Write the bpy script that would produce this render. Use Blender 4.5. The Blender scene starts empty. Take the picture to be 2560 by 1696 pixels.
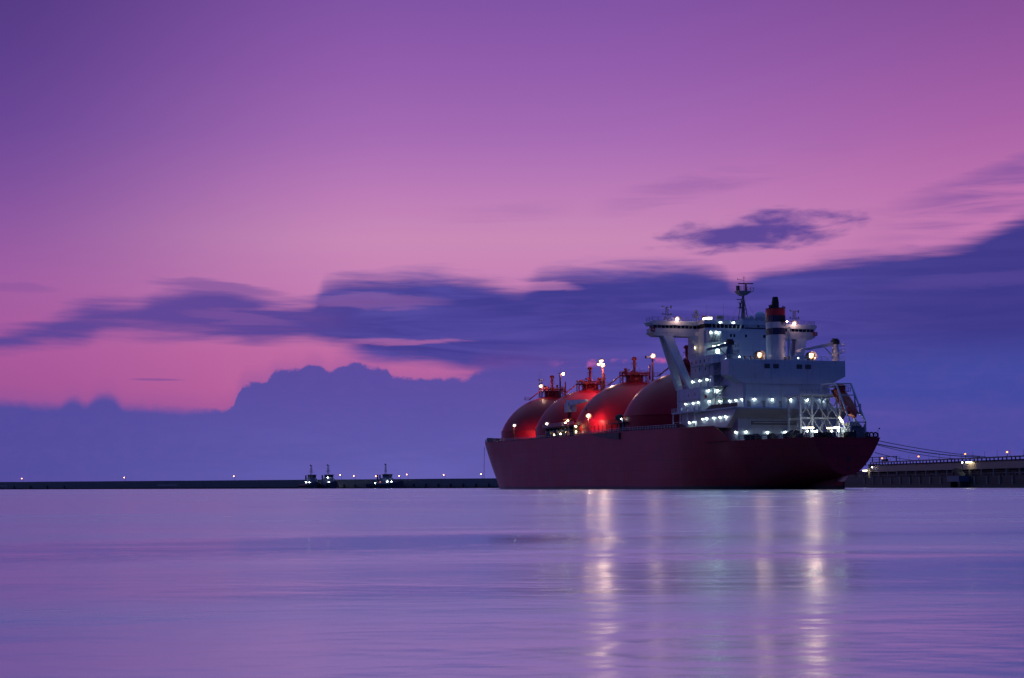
import bpy, math, random
from mathutils import Vector, Matrix
random.seed(7)
SC = bpy.context.scene
COL = SC.collection
rad = math.radians

# ------------------------------------------------------------------ camera
CAM_H = 0.9
FPX = 3800.0 / 2560.0                       # focal length in frame widths
cd = bpy.data.cameras.new('camera'); cam = bpy.data.objects.new('camera', cd); COL.objects.link(cam)
cd.sensor_width = 36.0; cd.lens = 36.0 * FPX; cd.clip_start = 0.1; cd.clip_end = 60000
PITCH = math.atan(369 / 3800); ROLL = rad(-0.2)
cam.matrix_world = Matrix.Translation((0, 0, CAM_H)) @ Matrix.Rotation(rad(90) + PITCH, 4, 'X') @ Matrix.Rotation(ROLL, 4, 'Z')
SC.camera = cam
SC.render.resolution_x, SC.render.resolution_y = 1024, 678
SC.view_settings.view_transform = 'Standard'; SC.view_settings.look = 'None'
SC.view_settings.gamma = 1.0; SC.view_settings.exposure = 0.0; SC.view_settings.use_curve_mapping = False
cy = SC.cycles
cy.use_denoising = True
try: cy.denoiser = 'OPENIMAGEDENOISE'
except Exception: pass
cy.max_bounces = 6; cy.diffuse_bounces = 2; cy.glossy_bounces = 3; cy.transparent_max_bounces = 4
cy.caustics_reflective = False; cy.caustics_refractive = False
cy.use_adaptive_sampling = True; cy.adaptive_threshold = 0.02
cy.sample_clamp_indirect = 2.0; cy.use_light_tree = True

def lin(c):
    o = []
    for v in c[:3]:
        v = v / 255.0
        o.append(v / 12.92 if v <= 0.04045 else ((v + 0.055) / 1.055) ** 2.4)
    return (o[0], o[1], o[2], 1.0)

# ------------------------------------------------------------------ node expression helper
class X:
    """a float socket with arithmetic"""
    def __init__(s, nt, sock): s.nt, s.s = nt, sock
    def _m(s, op, *a):
        n = s.nt.nodes.new('ShaderNodeMath'); n.operation = op
        for i, v in enumerate((s,) + a):
            if isinstance(v, X): s.nt.links.new(v.s, n.inputs[i])
            else: n.inputs[i].default_value = float(v)
        return X(s.nt, n.outputs[0])
    def __add__(s, o): return s._m('ADD', o)
    def __radd__(s, o): return s._m('ADD', o)
    def __sub__(s, o): return s._m('SUBTRACT', o)
    def __rsub__(s, o): return (s * -1.0) + o
    def __mul__(s, o): return s._m('MULTIPLY', o)
    def __rmul__(s, o): return s._m('MULTIPLY', o)
    def __truediv__(s, o): return s._m('DIVIDE', o)
    def pow(s, o): return s._m('POWER', o)
    def abs(s): return s._m('ABSOLUTE')
    def max(s, o): return s._m('MAXIMUM', o)
    def min(s, o): return s._m('MINIMUM', o)
    def step(s, a, b):
        n = s.nt.nodes.new('ShaderNodeMapRange'); n.interpolation_type = 'SMOOTHSTEP'
        for i, v in ((0, s), (1, a), (2, b), (3, 0.0), (4, 1.0)):
            if isinstance(v, X): s.nt.links.new(v.s, n.inputs[i])
            else: n.inputs[i].default_value = float(v)
        return X(s.nt, n.outputs[0])
def vec(nt, x, y, z):
    n = nt.nodes.new('ShaderNodeCombineXYZ')
    for i, v in enumerate((x, y, z)):
        if isinstance(v, X): nt.links.new(v.s, n.inputs[i])
        else: n.inputs[i].default_value = float(v)
    return n.outputs[0]
def noise(nt, v, scale=1.0, detail=4.0, rough=0.5, dist=0.0):
    n = nt.nodes.new('ShaderNodeTexNoise'); nt.links.new(v, n.inputs['Vector'])
    n.inputs['Scale'].default_value = scale; n.inputs['Detail'].default_value = detail
    n.inputs['Roughness'].default_value = rough; n.inputs['Distortion'].default_value = dist
    return X(nt, n.outputs[0])
def ramp(nt, fac, stops):
    n = nt.nodes.new('ShaderNodeValToRGB'); nt.links.new(fac.s, n.inputs[0]); r = n.color_ramp
    r.interpolation = 'EASE' if False else 'LINEAR'
    while len(r.elements) < len(stops): r.elements.new(0.5)
    for e, (p, c) in zip(r.elements, stops): e.position = p
    for e, (p, c) in zip(r.elements, stops): e.position = p; e.color = c
    return n.outputs[0]
def mixc(nt, f, a, b):
    n = nt.nodes.new('ShaderNodeMix'); n.data_type = 'RGBA'; n.clamp_factor = True
    if isinstance(f, X): nt.links.new(f.s, n.inputs[0])
    else: n.inputs[0].default_value = f
    for k, v in ((6, a), (7, b)):
        if isinstance(v, tuple): n.inputs[k].default_value = v
        else: nt.links.new(v, n.inputs[k])
    return n.outputs[2]
def fcurve(nt, x, pts, x0, x1, y1):
    n = nt.nodes.new('ShaderNodeFloatCurve'); m = n.mapping; m.extend = 'HORIZONTAL'; m.use_clip = False
    c = m.curves[0]; P = [((a - x0) / (x1 - x0), e / y1) for a, e in pts]
    while len(c.points) < len(P): c.points.new(0.5, 0.5)
    for p, q in zip(c.points, P): p.location = q
    for p, q in zip(c.points, P): p.location = q; p.handle_type = 'AUTO_CLAMPED'
    m.update()
    nt.links.new(((x - x0) / (x1 - x0)).s, n.inputs['Value'])
    return X(nt, n.outputs[0]) * y1

# ------------------------------------------------------------------ sky (world): dusk after-glow with cloud banks
W = bpy.data.worlds.new('World'); SC.world = W; W.use_nodes = True
nt = W.node_tree; nt.nodes.clear()
tc = nt.nodes.new('ShaderNodeTexCoord'); sp = nt.nodes.new('ShaderNodeSeparateXYZ'); nt.links.new(tc.outputs['Generated'], sp.inputs[0])
dx, dy, dz = (X(nt, sp.outputs[i]) for i in range(3))
az = dx._m('ARCTAN2', dy) * 57.29578
el = dz.max(-1.0).min(1.0)._m('ARCSINE') * 57.29578
ela = el.max(0.0)
tt = (ela / 90.0).pow(0.5)
def P(e): return math.sqrt(e / 90.0)
def skyramp(l): return ramp(nt, tt, [(P(e), lin(c)) for e, c in l])
topc = [(22, (122, 90, 170)), (32, (114, 138, 198)), (55, (102, 146, 204)), (90, (90, 134, 192))]
rC = skyramp([(0, (186, 92, 152)), (3, (190, 98, 156)), (5, (196, 108, 164)), (7.5, (199, 128, 180)), (9.3, (201, 138, 184)), (11, (188, 124, 184)), (13, (166, 108, 180)), (15.5, (147, 94, 173)), (18, (130, 84, 165))] + topc)
rL = skyramp([(0, (150, 80, 148)), (3, (158, 82, 150)), (5, (168, 88, 156)), (7.5, (158, 92, 162)), (9.3, (140, 86, 160)), (11, (122, 78, 156)), (13, (104, 70, 150)), (15.5, (90, 62, 140)), (18, (80, 56, 130)), (22, (86, 66, 142)), (32, (104, 126, 190)), (55, (100, 142, 200)), (90, (90, 134, 192))])
rR = skyramp([(0, (150, 88, 160)), (5, (178, 104, 168)), (7.5, (192, 116, 176)), (9.3, (194, 118, 176)), (11, (184, 110, 172)), (13, (168, 98, 167)), (15.5, (148, 87, 160)), (18, (130, 77, 150)), (22, (124, 86, 160)), (32, (114, 134, 196)), (55, (102, 144, 202)), (90, (90, 134, 192))])
rB = skyramp([(0, (40, 50, 114)), (20, (38, 50, 114)), (55, (48, 68, 134)), (90, (90, 134, 192))])
sky = mixc(nt, az.step(-21, -4), rL, rC)
sky = mixc(nt, az.step(2, 21), sky, rR)
# cloud layers
aw = az
n_big = noise(nt, vec(nt, az * 0.10, el * 0.55, 3.1), 1.0, 3, 0.55, 0.4) - 0.5
n_str = noise(nt, vec(nt, az * 0.16 + el * 0.12, el * 1.7, 7.7), 1.0, 4, 0.55, 0.6)
n_fin = noise(nt, vec(nt, az * 0.9, el * 1.5, 1.3), 1.0, 4, 0.6) - 0.5
up = [(-20.7, 5.44), (-18.7, 5.75), (-17.2, 6.25), (-16.3, 6.7), (-15.3, 6.95), (-14.2, 6.95), (-13.1, 7.3), (-11.1, 7.6), (-9.9, 7.4), (-8.45, 7.1), (-7.6, 7.2), (-7.0, 7.85), (-5.3, 8.09), (-2.6, 8.02), (-0.95, 7.9), (0.16, 7.78), (1.2, 8.19), (4.1, 8.4), (6.6, 8.53), (7.9, 8.26), (8.6, 7.91), (9.4, 8.13), (12.2, 8.53), (14.5, 8.68), (16.8, 9.0), (18.9, 9.75), (20.7, 10.0)]
lo = [(-20.7, 4.63), (-18.7, 4.76), (-17.2, 5.04), (-15.9, 5.14), (-14.95, 5.38), (-13, 5.24), (-11, 5.28), (-9.6, 5.17), (-7.9, 5.27), (-6.3, 5.06), (-5.4, 4.71), (-3, 4.42), (-1.4, 4.05), (0.15, 3.8), (1.8, 3.85), (6.3, 3.2), (18.6, 2.6)]
bk = [(-20.7, 3.06), (-18.6, 3.08), (-16.7, 2.97), (-16.44, 3.03), (-16.19, 3.23), (-15.89, 3.17), (-15.69, 2.99), (-15.44, 3.24), (-14.98, 3.36), (-14.62, 3.23), (-14.41, 3.0), (-12.6, 2.9), (-11.0, 2.84), (-10.45, 2.94), (-10.25, 3.46), (-10.0, 3.83), (-9.2, 3.97), (-8.74, 4.34), (-7.94, 4.39), (-7.63, 4.6), (-7.2, 4.53), (-6.9, 4.35), (-5.93, 4.65), (-5.28, 4.48), (-4.68, 4.36), (-4.53, 4.1), (-3, 4.06), (-1.8, 4.07), (-1.36, 4.32), (-0.55, 4.5), (1.8, 4.6), (9.3, 4.97), (18.7, 5.02)]
n_st2 = noise(nt, vec(nt, az * 0.42 + 4.0, el * 4.2 + az * 0.05, 2.2), 1.0, 4, 0.55, 0.4) - 0.5
cup = fcurve(nt, az, up, -20.7, 20.7, 12.0) + n_big * 0.7 + (n_str - 0.5) * 1.0 + n_st2 * 0.5
clo = fcurve(nt, az, lo, -20.7, 20.7, 12.0) - n_big * 0.4 - (n_str - 0.5) * 0.8 - n_st2 * 0.4
soft = az.step(-3, 6)
def lens(a, e, ha, he, tilt=0.0, warp=1.0):
    x = (az - a) / ha; y = (el - e - (az - a) * tilt + n_st2 * (0.5 * warp) + n_big * (0.35 * warp)) / he
    return (1.0 - x * x - y * y).step(0.0, 0.9)
band = (cup - el).step(-0.15, 0.70) * (el - clo).step(-0.15, 0.55)
thin = az.step(-4.0, -12.0)                          # wispier to the left
brk = n_str.step(0.24, 0.52)
band = band * (1.0 - thin * (1.0 - brk) * 0.26)
band = band * (1.0 - lens(-5.4, 6.95, 3.6, 0.34, 0.02, 1.6) * 0.22) * (1.0 - lens(-4.0, 5.48, 3.0, 0.16, 0.0, 1.0) * 0.5) * (1.0 - lens(-10.2, 6.25, 2.6, 0.3, -0.06, 1.8) * 0.14) * (1.0 - lens(0.8, 7.6, 2.2, 0.28, -0.06, 1.4) * 0.5)
band = band.max(lens(-11.0, 7.35, 3.0, 0.30, -0.08) * 0.55).max(lens(-18.2, 7.15, 1.8, 0.22, -0.03) * 0.22).max(lens(-13.2, 3.95, 1.2, 0.06, 0.0, 0.2) * 0.45)
bandc = mixc(nt, n_str.step(0.30, 0.72), lin((54, 56, 141)), lin((78, 74, 160)))
bandc = mixc(nt, (n_st2 + 0.5).step(0.45, 0.8) * 0.45, bandc, lin((72, 66, 154)))
bandc = mixc(nt, thin * 0.9, bandc, lin((94, 70, 150)))
bandc = mixc(nt, az.step(7, 18) * 0.75, bandc, lin((50, 52, 132)))
bandc = mixc(nt, lens(17.0, 7.35, 5.0, 0.35, 0.03) * 0.4 * az.step(10, 16), bandc, lin((92, 74, 158)))
sky = mixc(nt, band * 0.97, sky, bandc)
# small dark cloud, high wisps
n_pf = noise(nt, vec(nt, az * 0.55, el * 1.9 - az * 0.1, 8.0), 1.0, 4, 0.55, 0.3) - 0.5
qx, qy = (az - 9.3) / 3.9, (el - 9.42 - (az - 9.2) * 0.09) / 0.78
puff = (1.0 - (qx * qx + qy * qy) + n_pf * 2.5).step(-0.15, 1.0)
sky = mixc(nt, puff * 0.92, sky, lin((74, 62, 148)))
w1 = (el - (11.4 + (az - 8.0) * 0.20) + n_st2 * 0.5) / 0.6
wisp = (1.0 - w1 * w1).max(0.0) * az.step(2.5, 6) * (1.0 - az.step(9, 14)) * n_str.step(0.38, 0.7)
w2 = (el - (10.3 + (az - 17.0) * 0.30) + n_st2 * 0.9) / 1.1
wisp2 = (1.0 - w2 * w2).max(0.0) * az.step(12, 18) * n_str.step(0.32, 0.62)
w3 = (el - (10.2 + (az + 1.0) * 0.08)) / 0.5
wisp3 = (1.0 - w3 * w3).max(0.0) * az.step(-4, -1) * (1.0 - az.step(0.5, 3)) * n_str.step(0.38, 0.7)
sky = mixc(nt, wisp * 0.35 + wisp2 * 0.80 + wisp3 * 0.15, sky, lin((122, 82, 158)))
# low bank with cumulus heads
n_cum = noise(nt, vec(nt, az * 1.5, el * 2.0, 5.0), 1.0, 6, 0.62) - 0.5
sfl = 1.0 - az.step(-12.5, -10.2)
cbk = fcurve(nt, az, bk, -20.7, 20.7, 12.0) + n_cum * 0.60 * (1.0 - soft) * (1.0 - sfl * 0.5)
bank = (cbk - el).step(soft * -0.9 - sfl * 0.16 - 0.05, soft * 0.9 + sfl * 0.18 + 0.09)
bankL = mixc(nt, (el / 4.6).step(0.05, 1.0), lin((94, 95, 177)), lin((84, 75, 160)))
bankc = mixc(nt, az.step(2, 15), bankL, lin((66, 74, 161)))
bankc = mixc(nt, (1.0 - az.step(-20, -4)) * 0.85, bankc, lin((74, 72, 154)))
bankc = mixc(nt, (n_cum + 0.5).step(0.42, 0.75) * 0.13, bankc, lin((112, 84, 166)))
bankc = mixc(nt, n_str.step(0.45, 0.85) * 0.45 * az.step(-2, 6), bankc, lin((96, 84, 172)))
veil = (cbk + 0.45 + n_big * 0.5 - el).step(-0.45, 0.75)
sky = mixc(nt, veil * (1.0 - soft) * 0.5, sky, lin((140, 84, 158)))
bankc = mixc(nt, (n_big + n_st2 * 0.6 + 0.5).step(0.30, 0.72) * 0.28, bankc, lin((76, 76, 158)))
sky = mixc(nt, bank * 0.95, sky, bankc)
# glowing slits under the band
sl = (el - 4.72 - n_big * 0.9 - n_fin * 0.3) / 0.20
slit = (1.0 - sl * sl).max(0.0) * az.step(1.2, 2.6) * (1.0 - az.step(5.6, 7.4)) * (n_fin + 0.5).step(0.46, 0.60) * n_str.step(0.3, 0.5)
sky = mixc(nt, slit * 0.75, sky, lin((196, 96, 164)))
# the side of the sky away from the glow
sky = mixc(nt, az.abs().step(22, 90), sky, rB)
bg = nt.nodes.new('ShaderNodeBackground'); nt.links.new(sky, bg.inputs[0]); bg.inputs[1].default_value = 1.0
wo = nt.nodes.new('ShaderNodeOutputWorld'); nt.links.new(bg.outputs[0], wo.inputs[0])
W.cycles.sampling_method = 'MANUAL'; W.cycles.sample_map_resolution = 512

# last daylight: a very weak, broad sun below the glow on the left
sd = bpy.data.lights.new('sun', 'SUN'); sd.energy = 0.05; sd.angle = rad(20); sd.color = (1.0, 0.62, 0.78)
so = bpy.data.objects.new('sun', sd); COL.objects.link(so)
so.rotation_euler = Vector((0.82, -0.35, -0.30)).to_track_quat('-Z', 'Y').to_euler()

# ------------------------------------------------------------------ materials
MAT = {}
def paint(key, rgb, rough=0.45, metal=0.0, var=0.12, scale=0.6, streak=0.0, bump=0.0, coat=0.0, spec=0.5, bands=None, plate=None):
    m = bpy.data.materials.new(key); m.use_nodes = True; n = m.node_tree; b = n.nodes['Principled BSDF']
    t = n.nodes.new('ShaderNodeTexCoord'); s = n.nodes.new('ShaderNodeSeparateXYZ'); n.links.new(t.outputs['Object'], s.inputs[0])
    x, y, z = (X(n, s.outputs[i]) for i in range(3))
    v = noise(n, t.outputs['Object'], scale, 6, 0.6)
    f = (v - 0.5) * (var * 2.0)
    if streak:
        st = noise(n, vec(n, x * 1.4, y * 1.4, z * 0.10), 1.0, 5, 0.65)
        f = f - st.step(0.52, 0.75) * streak
    if plate:                                            # welded plating: every plate weathers a little differently, seams hold dirt
        pl, ph, amt = plate
        zr = (z / ph)._m('FLOOR'); xs = (x + y * 0.7) / pl + zr * 0.37
        wn = n.nodes.new('ShaderNodeTexWhiteNoise'); n.links.new(vec(n, xs._m('FLOOR'), zr, 0.0), wn.inputs[0])
        ex = ((xs._m('FRACT')) - 0.5).abs(); ez = ((z / ph)._m('FRACT') - 0.5).abs()
        seam = ex.step(0.5 - 0.12 / pl, 0.5).max(ez.step(0.5 - 0.12 / ph, 0.5))
        f = f + (X(n, wn.outputs[0]) - 0.5) * amt - seam * (amt * 1.6)
    base = rgb if len(rgb) == 4 else tuple(rgb) + (1.0,)
    c = base
    if bands: c = bands(n, x, y, z, base)
    h = n.nodes.new('ShaderNodeHueSaturation'); n.links.new((f + 1.0).s, h.inputs['Value'])
    if isinstance(c, tuple): h.inputs['Color'].default_value = c
    else: n.links.new(c, h.inputs['Color'])
    n.links.new(h.outputs[0], b.inputs['Base Color'])
    n.links.new(((v - 0.5) * 0.25 + rough).s, b.inputs['Roughness'])
    b.inputs['Metallic'].default_value = metal; b.inputs['Specular IOR Level'].default_value = spec
    b.inputs['Coat Weight'].default_value = coat; b.inputs['Coat Roughness'].default_value = 0.25
    if bump:
        bp = n.nodes.new('ShaderNodeBump'); bp.inputs['Strength'].default_value = 0.5; bp.inputs['Distance'].default_value = bump
        n.links.new(noise(n, t.outputs['Object'], 0.25, 3).s, bp.inputs['Height']); n.links.new(bp.outputs[0], b.inputs['Normal'])
    MAT[key] = m; return m
def emis(key, rgb, strength):
    m = bpy.data.materials.new(key); m.use_nodes = True; n = m.node_tree; n.nodes.clear()
    e = n.nodes.new('ShaderNodeEmission'); e.inputs[0].default_value = tuple(rgb) + (1.0,); e.inputs[1].default_value = strength
    o = n.nodes.new('ShaderNodeOutputMaterial'); n.links.new(e.outputs[0], o.inputs[0]); MAT[key] = m; return m
def boot(n, x, y, z, base):
    edge = noise(n, vec(n, x * 0.6, y * 0.6, z * 0.6), 1.0, 4) * 0.25
    f = 1.0 - (z + edge).step(0.95, 1.15)
    return mixc(n, f, base, (0.018, 0.012, 0.022, 1))
paint('hull_red', (0.40, 0.010, 0.032), 0.45, var=0.24, scale=0.12, streak=0.30, bump=0.05, spec=0.32, plate=(11.0, 2.7, 0.20), bands=boot)
paint('tank_red', (0.44, 0.006, 0.022), 0.40, var=0.16, scale=0.22, streak=0.12, coat=0.03, spec=0.28)
paint('pipe_red', (0.42, 0.020, 0.025), 0.45)
paint('deck_red', (0.16, 0.03, 0.03), 0.7)
paint('white', (0.55, 0.61, 0.70), 0.5, var=0.12, scale=0.35, streak=0.26, plate=(6.0, 3.27, 0.08))
paint('steel_grey', (0.20, 0.21, 0.23), 0.55)
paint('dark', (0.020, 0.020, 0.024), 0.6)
paint('black_soot', (0.012, 0.012, 0.014), 0.65)
paint('band_red', (0.42, 0.02, 0.025), 0.45, streak=0.1)
paint('band_navy', (0.010, 0.012, 0.055), 0.45)
paint('orange_red', (0.40, 0.028, 0.022), 0.4)
paint('rope', (0.16, 0.15, 0.16), 0.9)
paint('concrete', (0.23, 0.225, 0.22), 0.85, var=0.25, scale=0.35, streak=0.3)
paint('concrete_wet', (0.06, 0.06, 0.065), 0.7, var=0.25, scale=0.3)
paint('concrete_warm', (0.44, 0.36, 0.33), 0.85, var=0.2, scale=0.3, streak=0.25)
paint('rust', (0.14, 0.055, 0.04), 0.8, var=0.3)
paint('tug_blue', (0.03, 0.04, 0.07), 0.5)
paint('tug_white', (0.35, 0.37, 0.40), 0.5)
paint('blue_steel', (0.06, 0.12, 0.22), 0.5)
g = paint('glass', (0.012, 0.016, 0.022), 0.08, var=0.0)
COOL = (0.80, 1.0, 0.93); WARM = (1.0, 0.80, 0.56)
emis('lamp_cool', COOL, 52.0); emis('lamp_flood', (1.0, 0.62, 0.30), 1.5); emis('lamp_flood_deck', (1.0, 0.56, 0.24), 1.6)
emis('lamp_pink', (1.0, 0.48, 0.42), 1.5); emis('lamp_core', (1.0, 0.90, 0.72), 14.0); emis('lamp_orange', (1.0, 0.30, 0.09), 5.0); emis('lamp_orange_far', (1.0, 0.36, 0.13), 14.0); emis('lamp_well', (1.0, 0.60, 0.4), 1.5); emis('lamp_yellow', (1.0, 0.88, 0.50), 11.0)
emis('lamp_white', (0.95, 1.0, 1.0), 14.0); emis('lamp_small', (1.0, 0.70, 0.35), 60.0); emis('niche_glow', (0.62, 1.0, 0.82), 30.0)
emis('lamp_down', COOL, 7.0); emis('lamp_tug', (0.80, 0.95, 1.0), 38.0)

# ------------------------------------------------------------------ mesh builder
class MB:
    def __init__(s): s.v, s.f = [], []
    def add(s, vs, fs):
        o = len(s.v); s.v += [tuple(p) for p in vs]; s.f += [tuple(i + o for i in q) for q in fs]; return s
    def box(s, x0, x1, y0, y1, z0, z1):
        x0, x1 = sorted((x0, x1)); y0, y1 = sorted((y0, y1)); z0, z1 = sorted((z0, z1))
        return s.add([(x0, y0, z0), (x1, y0, z0), (x1, y1, z0), (x0, y1, z0), (x0, y0, z1), (x1, y0, z1), (x1, y1, z1), (x0, y1, z1)],
                     [(0, 3, 2, 1), (4, 5, 6, 7), (0, 1, 5, 4), (1, 2, 6, 5), (2, 3, 7, 6), (3, 0, 4, 7)])
    def tube(s, p, q, r, r2=None, n=8, cap=True):
        p, q = Vector(p), Vector(q); r2 = r if r2 is None else r2; d = (q - p)
        if d.length < 1e-6: return s
        d.normalize(); a = d.orthogonal().normalized(); b = d.cross(a)
        vs = []
        for c, rr in ((p, r), (q, r2)):
            for i in range(n):
                t = 2 * math.pi * (i + 0.5) / n; vs.append(c + (a * math.cos(t) + b * math.sin(t)) * rr)
        fs = [(i, (i + 1) % n, n + (i + 1) % n, n + i) for i in range(n)]
        if cap: fs += [tuple(range(n - 1, -1, -1)), tuple(range(n, 2 * n))]
        return s.add(vs, fs)
    def bar(s, p, q, w, h=None, up=(0, 0, 1)):
        h = w if h is None else h
        p, q = Vector(p), Vector(q); d = (q - p).normalized(); u = Vector(up)
        if abs(d.dot(u)) > 0.98: u = Vector((1, 0, 0))
        a = d.cross(u).normalized(); b = a.cross(d)
        vs = [c + a * (w / 2 * i) + b * (h / 2 * j) for c in (p, q) for i, j in ((-1, -1), (1, -1), (1, 1), (-1, 1))]
        return s.add(vs, [(3, 2, 1, 0), (4, 5, 6, 7), (0, 1, 5, 4), (1, 2, 6, 5), (2, 3, 7, 6), (3, 0, 4, 7)])
    def lathe(s, c, prof, n=32, sx=1.0, sy=1.0):
        vs = []; m = len(prof)
        for r, z in prof:
            for i in range(n):
                t = 2 * math.pi * i / n; vs.append((c[0] + r * sx * math.cos(t), c[1] + r * sy * math.sin(t), c[2] + z))
        fs = [(k * n + i, k * n + (i + 1) % n, (k + 1) * n + (i + 1) % n, (k + 1) * n + i) for k in range(m - 1) for i in range(n)]
        if prof[0][0] > 1e-4: fs.append(tuple(range(n - 1, -1, -1)))
        if prof[-1][0] > 1e-4: fs.append(tuple((m - 1) * n + i for i in range(n)))
        return s.add(vs, fs)
    def ball(s, c, r, n=12, sz=1.0):
        k = n // 2
        return s.lathe(c, [(max(r * math.sin(math.pi * i / k), 1e-5), -r * sz * math.cos(math.pi * i / k)) for i in range(k + 1)], n)
    def prism(s, pts, axis, a, b):
        def T(u, v, w): return {'x': (w, u, v), 'y': (u, w, v), 'z': (u, v, w)}[axis]
        n = len(pts); vs = [T(u, v, a) for u, v in pts] + [T(u, v, b) for u, v in pts]
        return s.add(vs, [tuple(range(n - 1, -1, -1)), tuple(range(n, 2 * n))] + [(i, (i + 1) % n, n + (i + 1) % n, n + i) for i in range(n)])
    def mesh(s, name, mat, smooth=False):
        me = bpy.data.meshes.new(name); me.from_pydata(s.v, [], s.f); me.update()
        import bmesh
        bm = bmesh.new(); bm.from_mesh(me); bmesh.ops.recalc_face_normals(bm, faces=bm.faces); bm.to_mesh(me); bm.free()
        if smooth:
            for p in me.polygons: p.use_smooth = True
            try: me.set_sharp_from_angle(angle=rad(38))
            except Exception: pass
        me.materials.append(MAT[mat]); return me
    def build(s, name, mat, parent=None, smooth=False, loc=None):
        o = bpy.data.objects.new(name, s.mesh(name, mat, smooth)); COL.objects.link(o)
        if parent: o.parent = parent
        if loc: o.location = loc
        return o
def link(name, me, parent=None, loc=(0, 0, 0), rot=(0, 0, 0), sc=None):
    o = bpy.data.objects.new(name, me); COL.objects.link(o); o.parent = parent; o.location = loc; o.rotation_euler = rot
    if sc: o.scale = sc
    return o
def empty(name, loc=(0, 0, 0), rz=0.0, parent=None):
    o = bpy.data.objects.new(name, None); COL.objects.link(o); o.location = loc; o.rotation_euler = (0, 0, rz); o.empty_display_size = 0.5
    if parent: o.parent = parent
    return o
def tag(o, label=None, cat=None, group=None, kind=None):
    if label: o['label'] = label
    if cat: o['category'] = cat
    if group: o['group'] = group
    if kind: o['kind'] = kind
    return o
def rail(mb, pts, h=1.1, post=1.6, r=0.035, rows=3):
    for p, q in zip(pts[:-1], pts[1:]):
        p, q = Vector(p), Vector(q); n = max(1, int((q - p).length / post))
        for i in range(n + 1):
            c = p.lerp(q, i / n); mb.bar(c, c + Vector((0, 0, h)), r * 2)
        for k in range(rows):
            z = Vector((0, 0, h * (k + 1) / rows)); mb.bar(p + z, q + z, r * 1.6)
    return mb

# ------------------------------------------------------------------ water
def water():
    m = bpy.data.materials.new('water'); m.use_nodes = True; n = m.node_tree; b = n.nodes['Principled BSDF']; MAT['water'] = m
    g = n.nodes.new('ShaderNodeNewGeometry'); s = n.nodes.new('ShaderNodeSeparateXYZ'); n.links.new(g.outputs['Position'], s.inputs[0])
    x, y, z = (X(n, s.outputs[i]) for i in range(3))
    # slick and ruffled streaks lying along the shore, from hundreds of metres down to ripples
    p1 = noise(n, vec(n, x * 0.006 + 3.0, y * 0.026 - x * 0.0012, 2.0), 1.0, 7, 0.66, 0.4)
    p2 = noise(n, vec(n, x * 0.75, y * 1.25 - x * 0.1, 9.0), 1.0, 3, 0.55, 0.2)
    p3 = noise(n, vec(n, x * 0.10, y * 0.22 - x * 0.012, 12.0), 1.0, 5, 0.58, 0.3)
    # a low swell rolling in towards the beach
    b1 = (y - 23.0 - x * 0.20 - (p3 - 0.5) * 9.0) / 3.4; b2 = (y - 33.0 + x * 0.10 - (p3 - 0.5) * 12.0) / 3.6
    def hump(q): return (q * q * -1.0)._m('EXPONENT')
    roll = hump(b1) * (1.0 - x.step(2.0, 16.0)) * 0.55 + hump(b2) * 0.22
    b3 = (y - 26.5 - x * 0.62 - (p3 - 0.5) * 7.0 - (p2 - 0.5) * 2.5) / 4.4
    slick = (hump(b3) * (1.0 - x.step(-1.5, 3.5))).step(0.12, 0.85)          # oily-smooth trough behind the swell
    calm = 1.0 - slick * 0.78
    rg = ((p1 - 0.5) * 0.36 + (p3 - 0.5) * 0.20 + 0.235).max(0.11).min(0.45) * (1.0 - slick * 0.36)
    h = (p2 * 0.036 + p3 * 0.20 + roll * 0.6) * calm + noise(n, vec(n, x * 0.006, y * 0.03, 6.0), 1.0, 2, 0.5) * 1.0
    bp = n.nodes.new('ShaderNodeBump'); bp.inputs['Strength'].default_value = 0.6; bp.inputs['Distance'].default_value = 1.0
    n.links.new(h.s, bp.inputs['Height'])
    n.nodes.remove(b)
    gl = n.nodes.new('ShaderNodeBsdfGlossy'); gl.distribution = 'MULTI_GGX'; gl.inputs['Color'].default_value = (0.80, 1.0, 0.97, 1)
    n.links.new(rg.s, gl.inputs['Roughness']); n.links.new(bp.outputs[0], gl.inputs['Normal'])
    df = n.nodes.new('ShaderNodeBsdfDiffuse'); df.inputs['Color'].default_value = (0.66, 0.86, 0.80, 1)
    lw = n.nodes.new('ShaderNodeFresnel'); lw.inputs['IOR'].default_value = 1.9
    mx = n.nodes.new('ShaderNodeMixShader'); mx.inputs[0].default_value = 0.88
    n.links.new(df.outputs[0], mx.inputs[1]); n.links.new(gl.outputs[0], mx.inputs[2])
    n.nodes.remove(lw)
    n.links.new(mx.outputs[0], n.nodes['Material Output'].inputs[0])
    mb = MB(); S = 30000.0
    mb.add([(-S, -400, 0), (S, -400, 0), (S, S, 0), (-S, S, 0)], [(0, 1, 2, 3)])
    tag(mb.build('water', 'water'), kind='structure')
water()

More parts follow.
